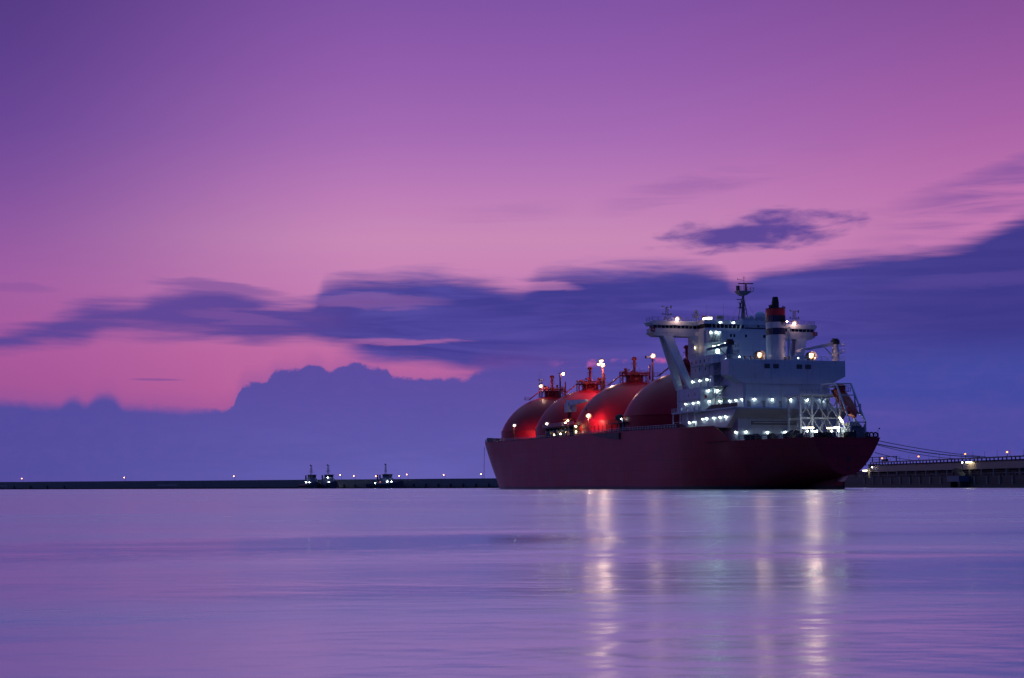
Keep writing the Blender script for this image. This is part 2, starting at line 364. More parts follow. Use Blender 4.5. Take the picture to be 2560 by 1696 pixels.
# ------------------------------------------------------------------ the gas carrier
# ship frame: A metres aft of the aftmost tank's centre, t metres to port, z above the waterline
SHIP_LOC = (54.2, 470.3, 0.0); SHIP_RZ = rad(106.847)
ship = empty('gas_carrier', SHIP_LOC, SHIP_RZ)
tag(ship, 'huge red gas tanker with four domed tanks and white stern superstructure, moored', 'ship')
def s3(A, t, z): return (-A, t, z)
class SB(MB):
    """builder in ship coordinates"""
    def sbox(s, A0, A1, t0, t1, z0, z1): return s.box(-A1, -A0, t0, t1, z0, z1)
    def st(s, p, q, r, r2=None, n=8): return s.tube(s3(*p), s3(*q), r, r2, n)
    def sb(s, p, q, w, h=None): return s.bar(s3(*p), s3(*q), w, h)
    def sl(s, c, prof, n=32, sx=1, sy=1): return s.lathe(s3(*c), prof, n, sx, sy)
    def sball(s, c, r, n=12, sz=1.0): return s.ball(s3(*c), r, n, sz)
    def srail(s, pts, **k): return rail(s, [s3(*p) for p in pts], **k)
    def pside(s, pts, t0, t1): return s.prism([(-a, z) for a, z in pts], 'y', t0, t1)      # profile in the A-z plane
    def paft(s, pts, A0, A1): return s.prism(pts, 'x', -A0, -A1)                             # profile in the t-z plane
    def pplan(s, pts, z0, z1): return s.prism([(-a, t) for a, t in pts], 'z', z0, z1)        # profile in the A-t plane
def lerp_tab(tab, x):
    if x <= tab[0][0]: return tab[0][1]
    for (a, b), (c, d) in zip(tab[:-1], tab[1:]):
        if x <= c: return b + (d - b) * (x - a) / (c - a)
    return tab[-1][1]
def zdeck(A): return lerp_tab([(-192, 20.6), (-165, 18.9), (-150, 18.3), (-100, 17.7), (0, 17.35), (47, 16.75), (64.5, 16.65), (71.5, 12.5), (98, 12.65)], A)
def bdeck(A):
    if A > 47: return 9.4 + 13.9 * (1 - ((A - 47) / 51.0) ** 1.45)
    if A < -135: return max(0.25, 23.3 * (1 - ((-135 - A) / 57.0) ** 2.3))
    return 23.3
def zbot(A): return lerp_tab([(30, -14), (47, -10), (60, -7), (70, -3.5), (78, -.3), (86, 1.6), (92, 2.6), (98, 3.4)], A)
def hull_t(A, z):
    zd, zb, b = zdeck(A), zbot(A), bdeck(A)
    q = min(1.0, max(0.0, (z - zb) / (zd - zb)))
    if A > 36: return b * q ** (0.48 * ((A - 36) / 62.0) ** 1.25)
    if A < -105:
        k = lerp_tab([(-192, 0.75), (-180, 0.52), (-165, 0.36), (-150, 0.26), (-130, 0.10), (-105, 0.0)], A)
        return b * (1 - k * max(0.0, 1 - max(z, -1) / zd) ** 1.15)
    return b
def build_hull():
    st = [98, 97, 95.5, 94, 92, 90, 87, 84, 80, 77, 74, 71.5, 68, 64.5, 62, 60, 56, 52, 49.5, 47.6, 47] + [47 - 8 * i for i in range(1, 19)] + [-105 - 4 * i for i in range(1, 20)] + [-184, -187, -189.5, -191, -192]
    qs = [0, 0.01, 0.03, 0.06, 0.11, 0.18, 0.27, 0.37, 0.48, 0.6, 0.72, 0.84, 0.93, 1.0]
    b = SB(); N = len(qs); vs = []
    for A in st:
        zb = max(zbot(A), -3.0)
        for side in (1, -1):
            for q in qs:
                z = zb + (zdeck(A) - zb) * q
                vs.append(s3(A, side * hull_t(A, z), z))
    fs = []
    for i in range(len(st) - 1):
        for sd in (0, 1):
            for k in range(N - 1):
                a = i * 2 * N + sd * N + k; c = a + 2 * N
                fs.append((a, a + 1, c + 1, c))
    # transom plate: own copy of the rim so that its edge stays crisp
    o = len(vs); rim = [vs[N - 1 - k] for k in range(N)] + [vs[N + k] for k in range(1, N)]
    vs += rim; fs.append(tuple(range(o, o + len(rim))))
    b.add(vs, fs)
    hull = b.build('hull', 'hull_red', ship, smooth=True)
    d = SB()
    for A0, A1 in zip(st[:-1], st[1:]):
        b0, b1 = bdeck(A0) - 0.05, bdeck(A1) - 0.05
        if A0 > 60:
            d.add([s3(A0, b0, 12.47), s3(A1, b1, 12.47), s3(A1, -b1, 12.47), s3(A0, -b0, 12.47)], [(0, 1, 2, 3)]); continue
        d.add([s3(A0, b0, zdeck(A0) - 0.03), s3(A1, b1, zdeck(A1) - 0.03), s3(A1, -b1, zdeck(A1) - 0.03), s3(A0, -b0, zdeck(A0) - 0.03)], [(0, 1, 2, 3)])
    d.build('main_deck', 'deck_red', ship)
    SB().pplan([(70, 3.2), (78, 2.4), (88, 1.1), (92, .3), (92, -.3), (88, -1.1), (78, -2.4), (70, -3.2)], -3, 2.45).build('skeg', 'hull_red', hull)
    r = SB(); r.sbox(91.5, 96, -0.35, 0.35, -3, 1.85); r.build('rudder', 'hull_red', hull)
    # gunwale bar, overflow stains, side recess and the faint darker plate amidships
    g = SB()
    pts = [A for A in st if -186 < A < 98.1]
    for sg in (1, -1):
        for A0, A1 in zip(pts[:-1], pts[1:]): g.sb((A0, sg * bdeck(A0), zdeck(A0) + 0.02), (A1, sg * bdeck(A1), zdeck(A1) + 0.02), 0.18, 0.16)
    g.sb((98, 9.4, 12.67), (98, -9.4, 12.67), 0.18, 0.16)
    g.build('gunwale', 'hull_red', hull)
    SB().pside([(-23.5, 17.35), (2.6, 17.05), (2.6, 15.1), (-2, 15.25), (-14, 16.3)], 23.28, 23.75).build('hose_platform', 'dark', hull)
    SB().sbox(-72, -62, 23.2, 23.33, 10.5, 17.0).build('doubler_plate', 'hull_red', hull)
    SB().sbox(97.9, 98.08, -0.9, 0.1, 7.0, 7.9).build('stern_chock', 'dark', hull); SB().sbox(97.9, 98.08, -0.8, 0.0, 4.7, 5.3).build('stern_chock', 'dark', hull)
    # rails on the weather deck
    for name, A0, A1, sg in (('guard_rail', -182, 45, 1), ('guard_rail', -182, 45, -1), ('guard_rail', 74, 97, 1), ('guard_rail', 74, 97, -1)):
        q = SB(); n = max(2, int(abs(A1 - A0) / 6)); P_ = [A0 + (A1 - A0) * i / n for i in range(n + 1)]
        q.srail([(A, sg * (bdeck(A) - 0.25), zdeck(A)) for A in P_], h=1.15, post=2.0, r=0.05, rows=2)
        q.build(name, 'white' if A0 < 0 else 'steel_grey', ship)
    return hull
hull = build_hull()

# --- lamps: small hooded fittings on the plating, bigger floodlights on posts
_h = MB(); _h.box(-0.22, 0.22, -0.30, 0.30, 0.10, 0.22); _h.box(-0.20, -0.10, -0.08, 0.08, -0.05, 0.12)
HOOD = _h.mesh('lamp_hood', 'steel_grey')
LENS = MB().ball((0, 0, 0), 0.15, 10).mesh('lamp_lens', 'lamp_cool', True)
_f = MB(); _f.lathe((0, 0, 0), [(0.12, 0.82), (0.75, 0.72), (0.95, 0.42), (0.95, 0.36)], 14); _f.tube((0, 0, 0.8), (0, 0, 1.0), 0.08)
FHOOD = _f.mesh('flood_hood', 'steel_grey')
def flens(key, r, sz=0.75): return MB().ball((0, 0, 0), r, 12, sz).mesh('flood_lens_' + key, key, True)
FL = {'lamp_flood': flens('lamp_flood', 0.85), 'lamp_flood_deck': flens('lamp_flood_deck', 0.9), 'lamp_pink': flens('lamp_pink', 0.66), 'lamp_well': flens('lamp_well', 0.5)}
SMALL = MB().ball((0, 0, 0), 0.22, 10).mesh('small_lens', 'lamp_small', True)
def wall_lamp(A, t, z, face='aft', mat=None):
    off = {'aft': (0.32, 0), 'port': (0, 0.32), 'stbd': (0, -0.32)}[face]
    o = link('bulkhead_lamp', HOOD, ship, s3(A + off[0], t + off[1], z + 0.05), (0, 0, 0))
    if face == 'port': o.rotation_euler = (0, 0, rad(90))
    if face == 'aft': o.rotation_euler = (0, 0, rad(180))
    link('lens', LENS, o, (0.02, 0, -0.04)); return o
CORE = MB().ball((0, 0, 0), 0.34, 10).mesh('lamp_core', 'lamp_core', True)
def flood(A, t, z, key='lamp_flood', parent=None, aim=None, watts=4000, cone=150, glow=0):
    o = link('floodlight', FHOOD, parent or ship, s3(A, t, z)); link('lens', FL[key], o, (0, 0, 0)); link('bulb', CORE, o, (-.62, .3, -.08))
    if glow:
        gd = bpy.data.lights.new('lamp_light', 'POINT'); gd.energy = glow; gd.shadow_soft_size = .45; gd.color = (1.0, .52, .38)
        go = bpy.data.objects.new('lamp_light', gd); COL.objects.link(go); go.parent = o; go.location = (-1.5, .4, .25)
    if aim:
        ld_ = bpy.data.lights.new('flood_beam', 'SPOT'); ld_.energy = watts; ld_.spot_size = rad(cone); ld_.spot_blend = .35; ld_.shadow_soft_size = .5; ld_.color = (1.0, .62, .48)
        lo_ = bpy.data.objects.new('flood_beam', ld_); COL.objects.link(lo_); lo_.parent = o; lo_.location = (0, 0, -.75)
        lo_.rotation_euler = Vector(s3(*aim)).to_track_quat('-Z', 'Y').to_euler()
    return o

# --- four spherical tanks
TP = 44.27
def tank(i):
    A = -TP * i
    prof = []
    R, zc = 21.3, 14.8
    a0 = math.asin((22.2 - zc) / R)
    for k in range(29):
        a = a0 + (math.pi / 2 - a0) * k / 28; prof.append((max(R * math.cos(a), 0.001), zc + R * math.sin(a)))
    dome = SB().sl((A, 0, 0), prof, 96).build('tank_cover', 'tank_red', ship, smooth=True)
    SB().sl((A, 0, 0), [(20.02, 16.5), (20.02, 22.05), (20.16, 22.1), (20.16, 22.3), (19.7, 22.35)], 96).build('skirt', 'tank_red', dome, smooth=True)
    # crown platform with legs, rail, pipes
    p = SB(); p.sl((A, 0, 0), [(5.2, 38.0), (5.2, 38.18)], 20)
    p.build('crown_platform', 'pipe_red', dome)
    lg = SB()
    for k in range(10):
        a = 2 * math.pi * k / 10; c, s_ = math.cos(a), math.sin(a)
        lg.st((A + 4.9 * c, 4.9 * s_, 35.1), (A + 4.9 * c, 4.9 * s_, 38), 0.13, n=6)
        b2 = a + 2 * math.pi / 10; lg.st((A + 4.9 * c, 4.9 * s_, 35.3), (A + 4.9 * math.cos(b2), 4.9 * math.sin(b2), 37.9), 0.08, n=5)
    lg.sl((A, 0, 0), [(3.0, 35.5), (3.0, 37.9)], 20)
    lg.build('platform_frame', 'pipe_red', dome)
    rl = SB(); ring = [(A + 5.1 * math.cos(2 * math.pi * k / 20), 5.1 * math.sin(2 * math.pi * k / 20), 38.18) for k in range(21)]
    rl.srail(ring, h=1.2, post=1.6, r=0.05, rows=3); rl.build('crown_rail', 'pipe_red', dome)
    pp = SB(); rnd = random.Random(i + 3)
    for k in range(9):
        tt_ = rnd.uniform(-4.2, 4.2); aa = rnd.uniform(-3.5, 3.5); hh = rnd.uniform(0.8, 2.0); r_ = rnd.uniform(0.14, 0.35)
        pp.st((A + aa, tt_, 38.1), (A + aa, tt_, 38.1 + hh), r_, n=8); pp.st((A + aa, tt_, 38.1 + hh), (A + aa + rnd.uniform(-2, 2), tt_ + rnd.uniform(-2, 2), 38.1 + hh), r_ * 0.8, n=8)
        if k % 3 == 0: pp.sball((A + aa, tt_, 38.3 + hh), r_ * 1.7, 8)
    pp.st((A, -4.8, 39.0), (A, 4.8, 39.0), 0.25); pp.st((A + 2, -4.8, 38.7), (A + 2, 4.8, 38.7), 0.2)
    pp.build('valve_pipework', 'pipe_red', dome)
    vm = SB(); vm.st((A, 0, 36), (A, 0, 43.3), 0.50, 0.46, 14)
    vm.sl((A, 0, 0), [(0.5, 43.2), (0.75, 43.35), (0.80, 44.0), (0.6, 44.4), (0.1, 44.5)], 14)
    for zz in (42.2, 43.7): vm.sl((A, 0, 0), [(0.4, zz), (1.15, zz), (1.15, zz + 0.10), (0.4, zz + 0.10)], 12)
    for k in range(3):
        a = 2.1 * k + 0.4; vm.st((A + 0.5 * math.cos(a), 0.5 * math.sin(a), 42), (A + 3.8 * math.cos(a), 3.8 * math.sin(a), 38.2), 0.05, n=5)
    vm.build('vent_mast', 'pipe_red', dome, smooth=True)
    SB().st((A + 1.5, -5.0, 36.5), (A + 1.5, -5.0, 41.4), 0.32, 0.28, 10).sl((A + 1.5, -5.0, 0), [(0.1, 41.4), (0.3, 41.3), (0.12, 42.0)], 8).build('relief_pipe', 'pipe_red', dome)
    # outboard stair from the platform down the port shoulder
    stq = SB()
    for k in range(6):
        y0, y1 = 5.0 + 0.75 * k, 5.0 + 0.75 * (k + 1); z0_ = 38.1 - 0.55 * k
        stq.sbox(A - 0.5, A + 0.5, y0, y1, z0_ - 0.5, z0_ - 0.42)
    stq.sb((A - 0.5, 5, 38.1), (A - 0.5, 9.4, 34.8), 0.12, 0.25); stq.sb((A + 0.5, 5, 38.1), (A + 0.5, 9.4, 34.8), 0.12, 0.25)
    stq.sbox(A - 0.9, A + 0.9, 9.2, 11.2, 34.55, 34.65)
    stq.srail([(A + 0.9, 9.2, 34.65), (A + 0.9, 11.2, 34.65), (A - 0.9, 11.2, 34.65)], h=1.1, post=0.9, r=0.04)
    stq.build('dome_stair', 'pipe_red', dome)
    return dome
domes = [tank(i) for i in range(4)]
# catwalk over the domes
cw = SB()
def dome_z(A): 
    best = 0
    for i in range(4):
        d = abs(A + TP * i)
        if d < 20: best = max(best, 15.8 + math.sqrt(20.2 ** 2 - d * d))
    return best
cw.sbox(-145, -5, -8.0, -6.6, 35.6, 35.75)
cw.srail([(-145, -6.6, 35.75), (-5, -6.6, 35.75)], h=1.1, post=2.5, r=0.04); cw.srail([(-145, -8.0, 35.75), (-5, -8.0, 35.75)], h=1.1, post=2.5, r=0.04)
for i in range(3):
    A = -TP * (i + 0.5)
    cw.sb((A - 9, -7.3, 35.4), (A, -7.3, 33.2), 0.4); cw.sb((A + 9, -7.3, 35.4), (A, -7.3, 33.2), 0.4)
cw.st((-145, -5.9, 35.3), (-5, -5.9, 35.3), 0.3); cw.st((-145, -5.2, 35.2), (-5, -5.2, 35.2), 0.2)
cw.build('tank_top_catwalk', 'deck_red', ship)

def light_mast(A, t, z0, z1, lamps, mat='steel_grey', r=0.33, aim=None, watts=4000, cone=150, glow=0):
    m = SB().st((A, t, z0), (A, t, z1), r, r * 0.8, 10)
    m.st((A - 0.45, t + 0.25, z0), (A - 0.45, t + 0.25, z1 - 0.6), 0.04, n=5)
    m.sbox(A - 0.8, A + 0.8, t - 0.9, t + 0.9, z1 - 0.10, z1)
    o = m.build('light_mast', mat, ship)
    for k_, (dA, dt, dz_, key) in enumerate(lamps): flood(A + dA, t + dt, z1 + dz_, key, o, aim if k_ == 0 else None, watts, cone, glow if k_ == 0 else 0)
    return o
light_mast(-122.7, 0, 30.5, 44.6, [], 'deck_red')
SB().st((-122.7, 0, 44.6), (-122.7, 0, 46.4), 0.05).build('aerial', 'dark', ship)
link('signal_lamp', SMALL, ship, s3(-122.0, -1.0, 44.3), sc=(2.0, 2.0, 2.0))
light_mast(-75.2, 0, 31, 43.8, [(0, 0, 0.1, 'lamp_flood'), (0.0, 1.35, 0.55, 'lamp_flood'), (0.2, 0.6, 1.7, 'lamp_flood')], 'deck_red', aim=(-.7, 0, -1), watts=7000, cone=150, glow=5600)
light_mast(-28.0, 0, 31, 42.6, [(0.2, -0.1, 0.75, 'lamp_flood')], 'deck_red', aim=(-.7, 0, -1), watts=9500, cone=156, glow=1100)
SB().sbox(-28.4, -27.6, 0.8, 2.2, 43.0, 43.2).sball((-28, 2.2, 43.0), 0.5, 10).build('unlit_floodlight', 'dark', ship)
# foremost crown: lattice signal mast with a floodlight
lm = SB()
for a, b in ((-0.7, -0.7), (0.7, -0.7), (0.7, 0.7), (-0.7, 0.7)): lm.st((-133 + a, 4.6 + b, 34.6), (-133 + a * 0.5, 4.6 + b * 0.5, 42.6), 0.09, n=6)
for k in range(6):
    z = 35.5 + k * 1.2; lm.st((-133.6, 4.0, z), (-132.4, 5.2, z + 1.1), 0.05, n=5); lm.st((-132.4, 4.0, z), (-133.6, 5.2, z + 1.1), 0.05, n=5)
lm.sbox(-134, -132, 3.6, 5.6, 42.6, 42.75); lm.st((-133, 4.6, 42.7), (-133, 4.6, 46.5), 0.04, n=5); lm.st((-133.4, 5.2, 42.7), (-133.4, 5.2, 45.9), 0.03, n=5)
lmo = lm.build('lattice_mast', 'steel_grey', ship)
flood(-132.2, 4.8, 40.1, 'lamp_flood', lmo, (.3, -.6, -1), 700, 150, 350)
# port side deck posts
light_mast(-115, 21, 17.6, 23.5, [(0.2, 0, 0.4, 'lamp_pink')], 'deck_red', 0.22, aim=(-.5, -.8, -.5), watts=600, cone=110)
light_mast(-75.7, 21, 17.5, 22.6, [(0.2, 0, 0.3, 'lamp_pink')], 'deck_red', 0.22)
light_mast(-32.3, 21, 17.5, 23.3, [(0.2, 0, 0.4, 'lamp_flood_deck')], 'deck_red', 0.28, aim=(-.75, -.75, -.35), watts=5000, cone=110, glow=1200)
# lights in the wells between the tanks
for A, t in ((-110.2, 13.0), (-65.8, 12.0)):
    light_mast(A, t, 17.4, 20.2, [(0, 0, 0.3, 'lamp_well')], 'deck_red', 0.18, aim=(-1, .1, .15), watts=(6000 if A < -100 else 2500), cone=120)

# --- manifold amidships
mf = SB()
for A in range(-74, -43, 5): mf.sbox(A, A + 0.35, 18.2, 22.0, 17.4, 21.2)
mf.sbox(-76, -43, 17.8, 22.4, 21.0, 21.3); mf.sbox(-76, -43, 18.5, 19.0, 17.5, 20.6)
mfo = mf.build('manifold_platform', 'dark', ship)
SB().srail([(-76, 22.4, 21.3), (-43, 22.4, 21.3)], h=1.2, post=1.4, r=0.05).build('platform_rail', 'white', mfo)
pm = SB()
for k in range(7): pm.st((-71 + 4 * k, 14, 19.6), (-71 + 4 * k, 22.8, 19.6), 0.42, n=10).st((-71 + 4 * k, 22.6, 19.6), (-71 + 4 * k, 22.9, 19.6), 0.66, n=12)
pm.build('loading_pipe', 'steel_grey', mfo)
for A, t, z in ((-64.5, 22.0, 18.6), (-57.0, 22.2, 18.7), (-52.3, 22.2, 19.2), (-43, 21.5, 18.9), (-43.2, 21.5, 20.8), (-52, 22.2, 22.3), (-50, 22.0, 22.9)):
    link('deck_lamp', SMALL, mfo, s3(A, t, z))
# hose crane
hc = SB(); hc.st((-52.6, 20.5, 17.5), (-52.6, 20.5, 26.0), 0.75, 0.65, 14); hco = hc.build('hose_crane', 'deck_red', ship)
SB().sbox(-54.4, -51.0, 19.4, 21.6, 25.9, 29.0).build('crane_house', 'white', hco)
SB().pside([(-54.5, 30.0), (-53, 30.0), (-35.0, 29.3), (-35.0, 28.6), (-51.5, 27.9), (-54.5, 28.3)], 20.0, 21.0).build('crane_boom', 'white', hco)
SB().sbox(-49.5, -47.6, 19.7, 21.3, 25.9, 28.4).build('cab', 'white', hco)
SB().sbox(-49.2, -47.9, 21.25, 21.36, 26.6, 28.0).build('cab_window', 'glass', hco)
SB().st((-35.4, 20.5, 28.6), (-35.4, 20.5, 26.2), 0.05, n=5).sball((-35.4, 20.5, 26.0), 0.4, 8).build('hook_block', 'dark', hco)
SB().sl((-52.6, 20.5, 0), [(1.6, 23.2), (2.4, 23.5), (2.4, 23.7), (0.5, 23.7)], 16).build('crane_walkway', 'deck_red', hco)
# monitor tower between the last tanks, deck posts and pipe rail
mt = SB()
for A in (-9.6, -0.8): mt.st((A, 21.4, 17.3), (A, 21.4, 20.2), 0.16); mt.st((A, 19.6, 17.3), (A, 19.6, 20.2), 0.16)
mt.st((-4.2, 20.5, 17.3), (-4.2, 20.5, 20.2), 0.5); mt.sbox(-11.5, 1.0, 19.2, 21.8, 20.1, 20.35)
mto = mt.build('monitor_platform', 'dark', ship)
SB().srail([(-11.5, 21.8, 20.35), (1, 21.8, 20.35)], h=1.0, post=1.6, r=0.05).build('platform_rail', 'dark', mto)
SB().sball((-6.2, 20.6, 22.0), 0.95, 12).sball((-4.3, 20.6, 22.1), 0.95, 12).st((-5.2, 20.6, 20.2), (-5.2, 20.6, 21.6), 0.4).build('fire_monitor', 'dark', mto)
for k in range(5): SB().st((-27.5 + 3.6 * k, 21.8, 17.3), (-27.5 + 3.6 * k, 21.8, 20.0), 0.10, n=6).sball((-27.5 + 3.6 * k, 21.8, 20.1), 0.16, 6).build('vent_post', 'dark', ship)
dp = SB()
for k, zz in enumerate((17.9, 18.2, 18.5)): dp.st((-120, 19.6 + 0.5 * k, zz), (44, 19.6 + 0.5 * k, zz - 0.5), 0.16, n=8)
dp.build('deck_pipe', 'deck_red', ship)
lk = SB().sbox(-3.6, -2.4, 20.0, 20.4, 18.0, 21.4); lk.build('gas_vent_locker', 'white', ship)
wall_lamp(-3.0, 20.4, 21.5, 'port')
SB().sbox(-160, -154, -4, 16.5, 18.6, 20.3).build('forecastle_house', 'deck_red', ship)
for A, t in ((-166, 13), (-170, 9), (-163, 17)):
    fw = SB(); fw.st((A, t - 1, 19.8), (A, t + 1, 19.8), 0.9, n=12); fw.sbox(A - 1.2, A + 1.2, t - 1.6, t - 1.2, 18.7, 20.6)
    fw.build('forward_winch', 'dark', ship)

# --- superstructure
def block(name, A0, A1, t0, t1, z0, z1, mat='white', parent=None):
    return SB().sbox(A0, A1, t0, t1, z0, z1).build(name, mat, parent or ship)
# tier under the lifeboat deck, sloping at its after end
low = SB().pside([(34, 16.4), (64.0, 16.4), (70.5, 21.15), (34, 21.15)], -16.5, 16.5).build('lower_house', 'white', ship)
sl_ = SB(); sl_.pplan([(33, 19.2), (49, 19.2), (52, 17.4), (69.6, 17.2), (69.6, -17.2), (33, -19.2)], 21.2, 21.6)
slab = sl_.build('boat_deck', 'white', ship)
SB().srail([(33, 19.1, 21.6), (49, 19.1, 21.6)], h=1.1, post=1.6, r=0.045).build('deck_rail', 'white', slab)
SB().srail([(69.5, 12.0, 21.6), (69.5, -4.6, 21.6)], h=1.1, post=1.6, r=0.045).build('deck_rail', 'white', slab)
for A in (33.4, 38.5, 43.5, 48.4): SB().st((A, 18.9, 16.6), (A, 18.9, 21.2), 0.2, n=8).build('deck_pillar', 'white', slab)
SB().sb((33.4, 18.9, 18.8), (48.4, 18.9, 18.8), 0.12).build('pillar_tie', 'white', slab)
SB().pside([(51.5, 21.6), (56, 22.75), (72.0, 22.55), (72.0, 21.62)], 17.0, 17.15).build('bulwark_screen', 'dark', slab)
# casing bottom
cb = block('casing_base', 52, 67.0, -14.6, 14.6, 12.4, 21.18)
block('painted_deck_shade', 66.9, 67.25, -2.2, 10.8, 17.0, 18.0, 'steel_grey', cb)  # grey strip painted in for the shade under the overhanging boat deck
pipe = SB()
for z in (17.6, 18.6, 19.4): pipe.st((67.4, 11 - (z - 17) * 1.2, z), (67.4, -1.5, z), 0.14)
pipe.build('wall_pipe', 'white', cb)
SB().sbox(67.0, 67.12, -14.5, 14.5, 14.35, 14.42).build('plate_seam', 'steel_grey', cb)
block('vent_trunk', 67.0, 69.2, -4.5, -2.2, 12.5, 21.1, 'white', cb)
# accommodation tiers
Lb = block('accommodation_block', 33.2, 49.6, -17.5, 17.5, 21.6, 28.1)
Mb = block('accommodation_block', 35.0, 50.7, -14.0, 14.0, 28.12, 37.1)
Ub = block('accommodation_block', 30.0, 41.4, -12.5, 12.5, 37.12, 44.7)
st_ = block('stair_tower', 36.0, 54.5, -12.2, 12.2, 21.62, 36.6)
SB().sbox(33.1, 49.7, 17.5, 17.7, 24.7, 24.8).sbox(34.9, 50.8, 14.0, 14.2, 31.3, 31.4).sbox(34.9, 50.8, 14.0, 14.2, 34.4, 34.5).build('plate_seam', 'steel_grey', Lb)
# landing decks, stairs and posts on the port side of the stair tower
for k, z in enumerate((24.85, 28.1, 31.4, 34.65)):
    lt = SB().sbox(49.0, 57.5, 12.2, 14.4, z - 0.12, z); lo_ = lt.build('stair_landing', 'white', st_)
    SB().srail([(50.5, 14.35, z), (57.5, 14.35, z)], h=1.05, post=1.3, r=0.04).build('landing_rail', 'white', st_)
    fl_ = SB(); z0_ = z - 3.25
    fl_.sb((51.0, 13.9, z0_), (56.6, 13.9, z), 0.10, 0.3); fl_.sb((51.0, 13.0, z0_), (56.6, 13.0, z), 0.10, 0.3)
    for j in range(10): fl_.sbox(51 + j * 0.56, 51.3 + j * 0.56, 13.0, 13.9, z0_ + j * 0.325 + 0.1, z0_ + j * 0.325 + 0.14)
    fl_.sb((51.0, 13.95, z0_ + 1.0), (56.6, 13.95, z + 1.0), 0.06)
    fl_.build('stair_flight', 'steel_grey', st_)
SB().st((49.9, 13.2, 21.6), (49.9, 13.2, 37), 0.10, n=6).build('stair_post', 'steel_grey', st_)
SB().pplan([(44, 14.0), (50.7, 16.4), (50.7, 14.0)], 34.2, 34.5).build('corner_deck', 'white', Mb)
# engine casing with overhanging top
cs = block('engine_casing', 54.0, 66.7, -12.8, 12.8, 21.62, 34.3)
SB().paft([(12.8, 28.0), (17.0, 30.3), (17.0, 34.5), (-17.5, 34.5), (-17.5, 30.3), (-12.8, 28.0)], 62.2, 67.0).build('casing_top', 'white', ship)
ct = [o for o in ship.children if o.name.startswith('casing_top')][0]
for t0, t1 in ((6.62, 4.99), (4.05, 2.38), (-2.9, -4.54), (-5.48, -7.2)):
    SB().sbox(66.95, 67.03, t1, t0, 32.1, 33.3).build('louvre_opening', 'dark', ct)
    lv = SB()
    for j in range(5): lv.sbox(67.03, 67.12, t1, t0, 32.15 + j * 0.23, 32.22 + j * 0.23)
    lv.build('louvre_slat', 'steel_grey', ct)
SB().srail([(66.9, 16.9, 34.5), (66.9, -17.4, 34.5)], h=1.1, post=1.7, r=0.045).build('casing_rail', 'white', ct)
SB().srail([(62.3, 16.9, 34.5), (66.9, 16.9, 34.5)], h=1.1, post=1.5, r=0.045).build('casing_rail', 'white', ct)
for t in (11.5, 9.8, 8.6, -0.4, -1.6): SB().sl((65.5, t, 34.5), [(0.25, 0), (0.25, 0.5), (0.45, 0.55), (0.45, 0.8), (0.1, 0.9)], 10).build('mushroom_vent', 'dark', ct)
# windows of the upper house
for t0, t1, z0_, z1_ in ((4.5, 3.9, 42.95, 43.8), (3.5, 2.9, 42.95, 43.8), (-0.2, -0.75, 42.95, 43.8), (-5.8, -6.6, 42.95, 43.8)):
    SB().sbox(41.35, 41.44, t1, t0, z0_, z1_).build('window', 'glass', Ub)
for A, z in ((38, 33.0), (41, 33.1), (45, 33.0), (47.5, 33.2)): SB().sbox(A, A + 0.5, 13.95, 14.04, z, z + 0.8).build('window', 'glass', Mb)
for A, z in ((41, 25.7), (45.5, 25.8)): SB().sbox(A, A + 0.5, 17.45, 17.54, z, z + 0.9).build('window', 'glass', Lb)
for A in (39.3, 44.6, 48.0): SB().sbox(A, A + 0.9, 17.5, 17.58, 21.65, 23.6).build('door', 'steel_grey', Lb)
for A in (36.6, 41.5, 46.5): SB().sbox(A, A + 0.9, 14.0, 14.08, 28.15, 30.0).build('door', 'steel_grey', Mb)
SB().srail([(35.2, 13.9, 37.1), (50.6, 13.9, 37.1), (50.6, 9.0, 37.1)], h=1.1, post=1.5, r=.045).build('deck_rail', 'white', Mb)
SB().srail([(33.4, 17.4, 28.1), (49.5, 17.4, 28.1)], h=1.1, post=1.5, r=.045).build('deck_rail', 'white', Lb)
for k in range(5): SB().sbox(35.8 + 2.9 * k, 36.3 + 2.9 * k, 13.96, 14.05, 35.3, 36.1).build('window', 'glass', Mb)
SB().st((48.2, 14.25, 28.2), (48.2, 14.25, 37.0), .10, n=6).st((44.0, 14.2, 28.2), (44.0, 14.2, 34.0), .08, n=6).build('drain_pipe', 'white', Mb)
SB().st((34.6, 17.7, 21.7), (34.6, 17.7, 28.0), .10, n=6).sbox(36.2, 36.9, 17.5, 17.85, 22.0, 23.0).build('wall_fittings', 'white', Lb)
for t in (11.2, 6.9, 2.0, -3.6, -8.4): SB().sbox(66.72, 66.8, t - .45, t + .45, 21.65, 23.4).build('door', 'steel_grey', cs)
SB().st((66.95, 12.3, 21.7), (66.95, 12.3, 28.2), .12, n=6).st((66.95, -11.8, 21.7), (66.95, -11.8, 28.2), .12, n=6).st((66.95, -4.9, 21.7), (66.95, -4.9, 32.0), .10, n=6).build('drain_pipe', 'white', cs)
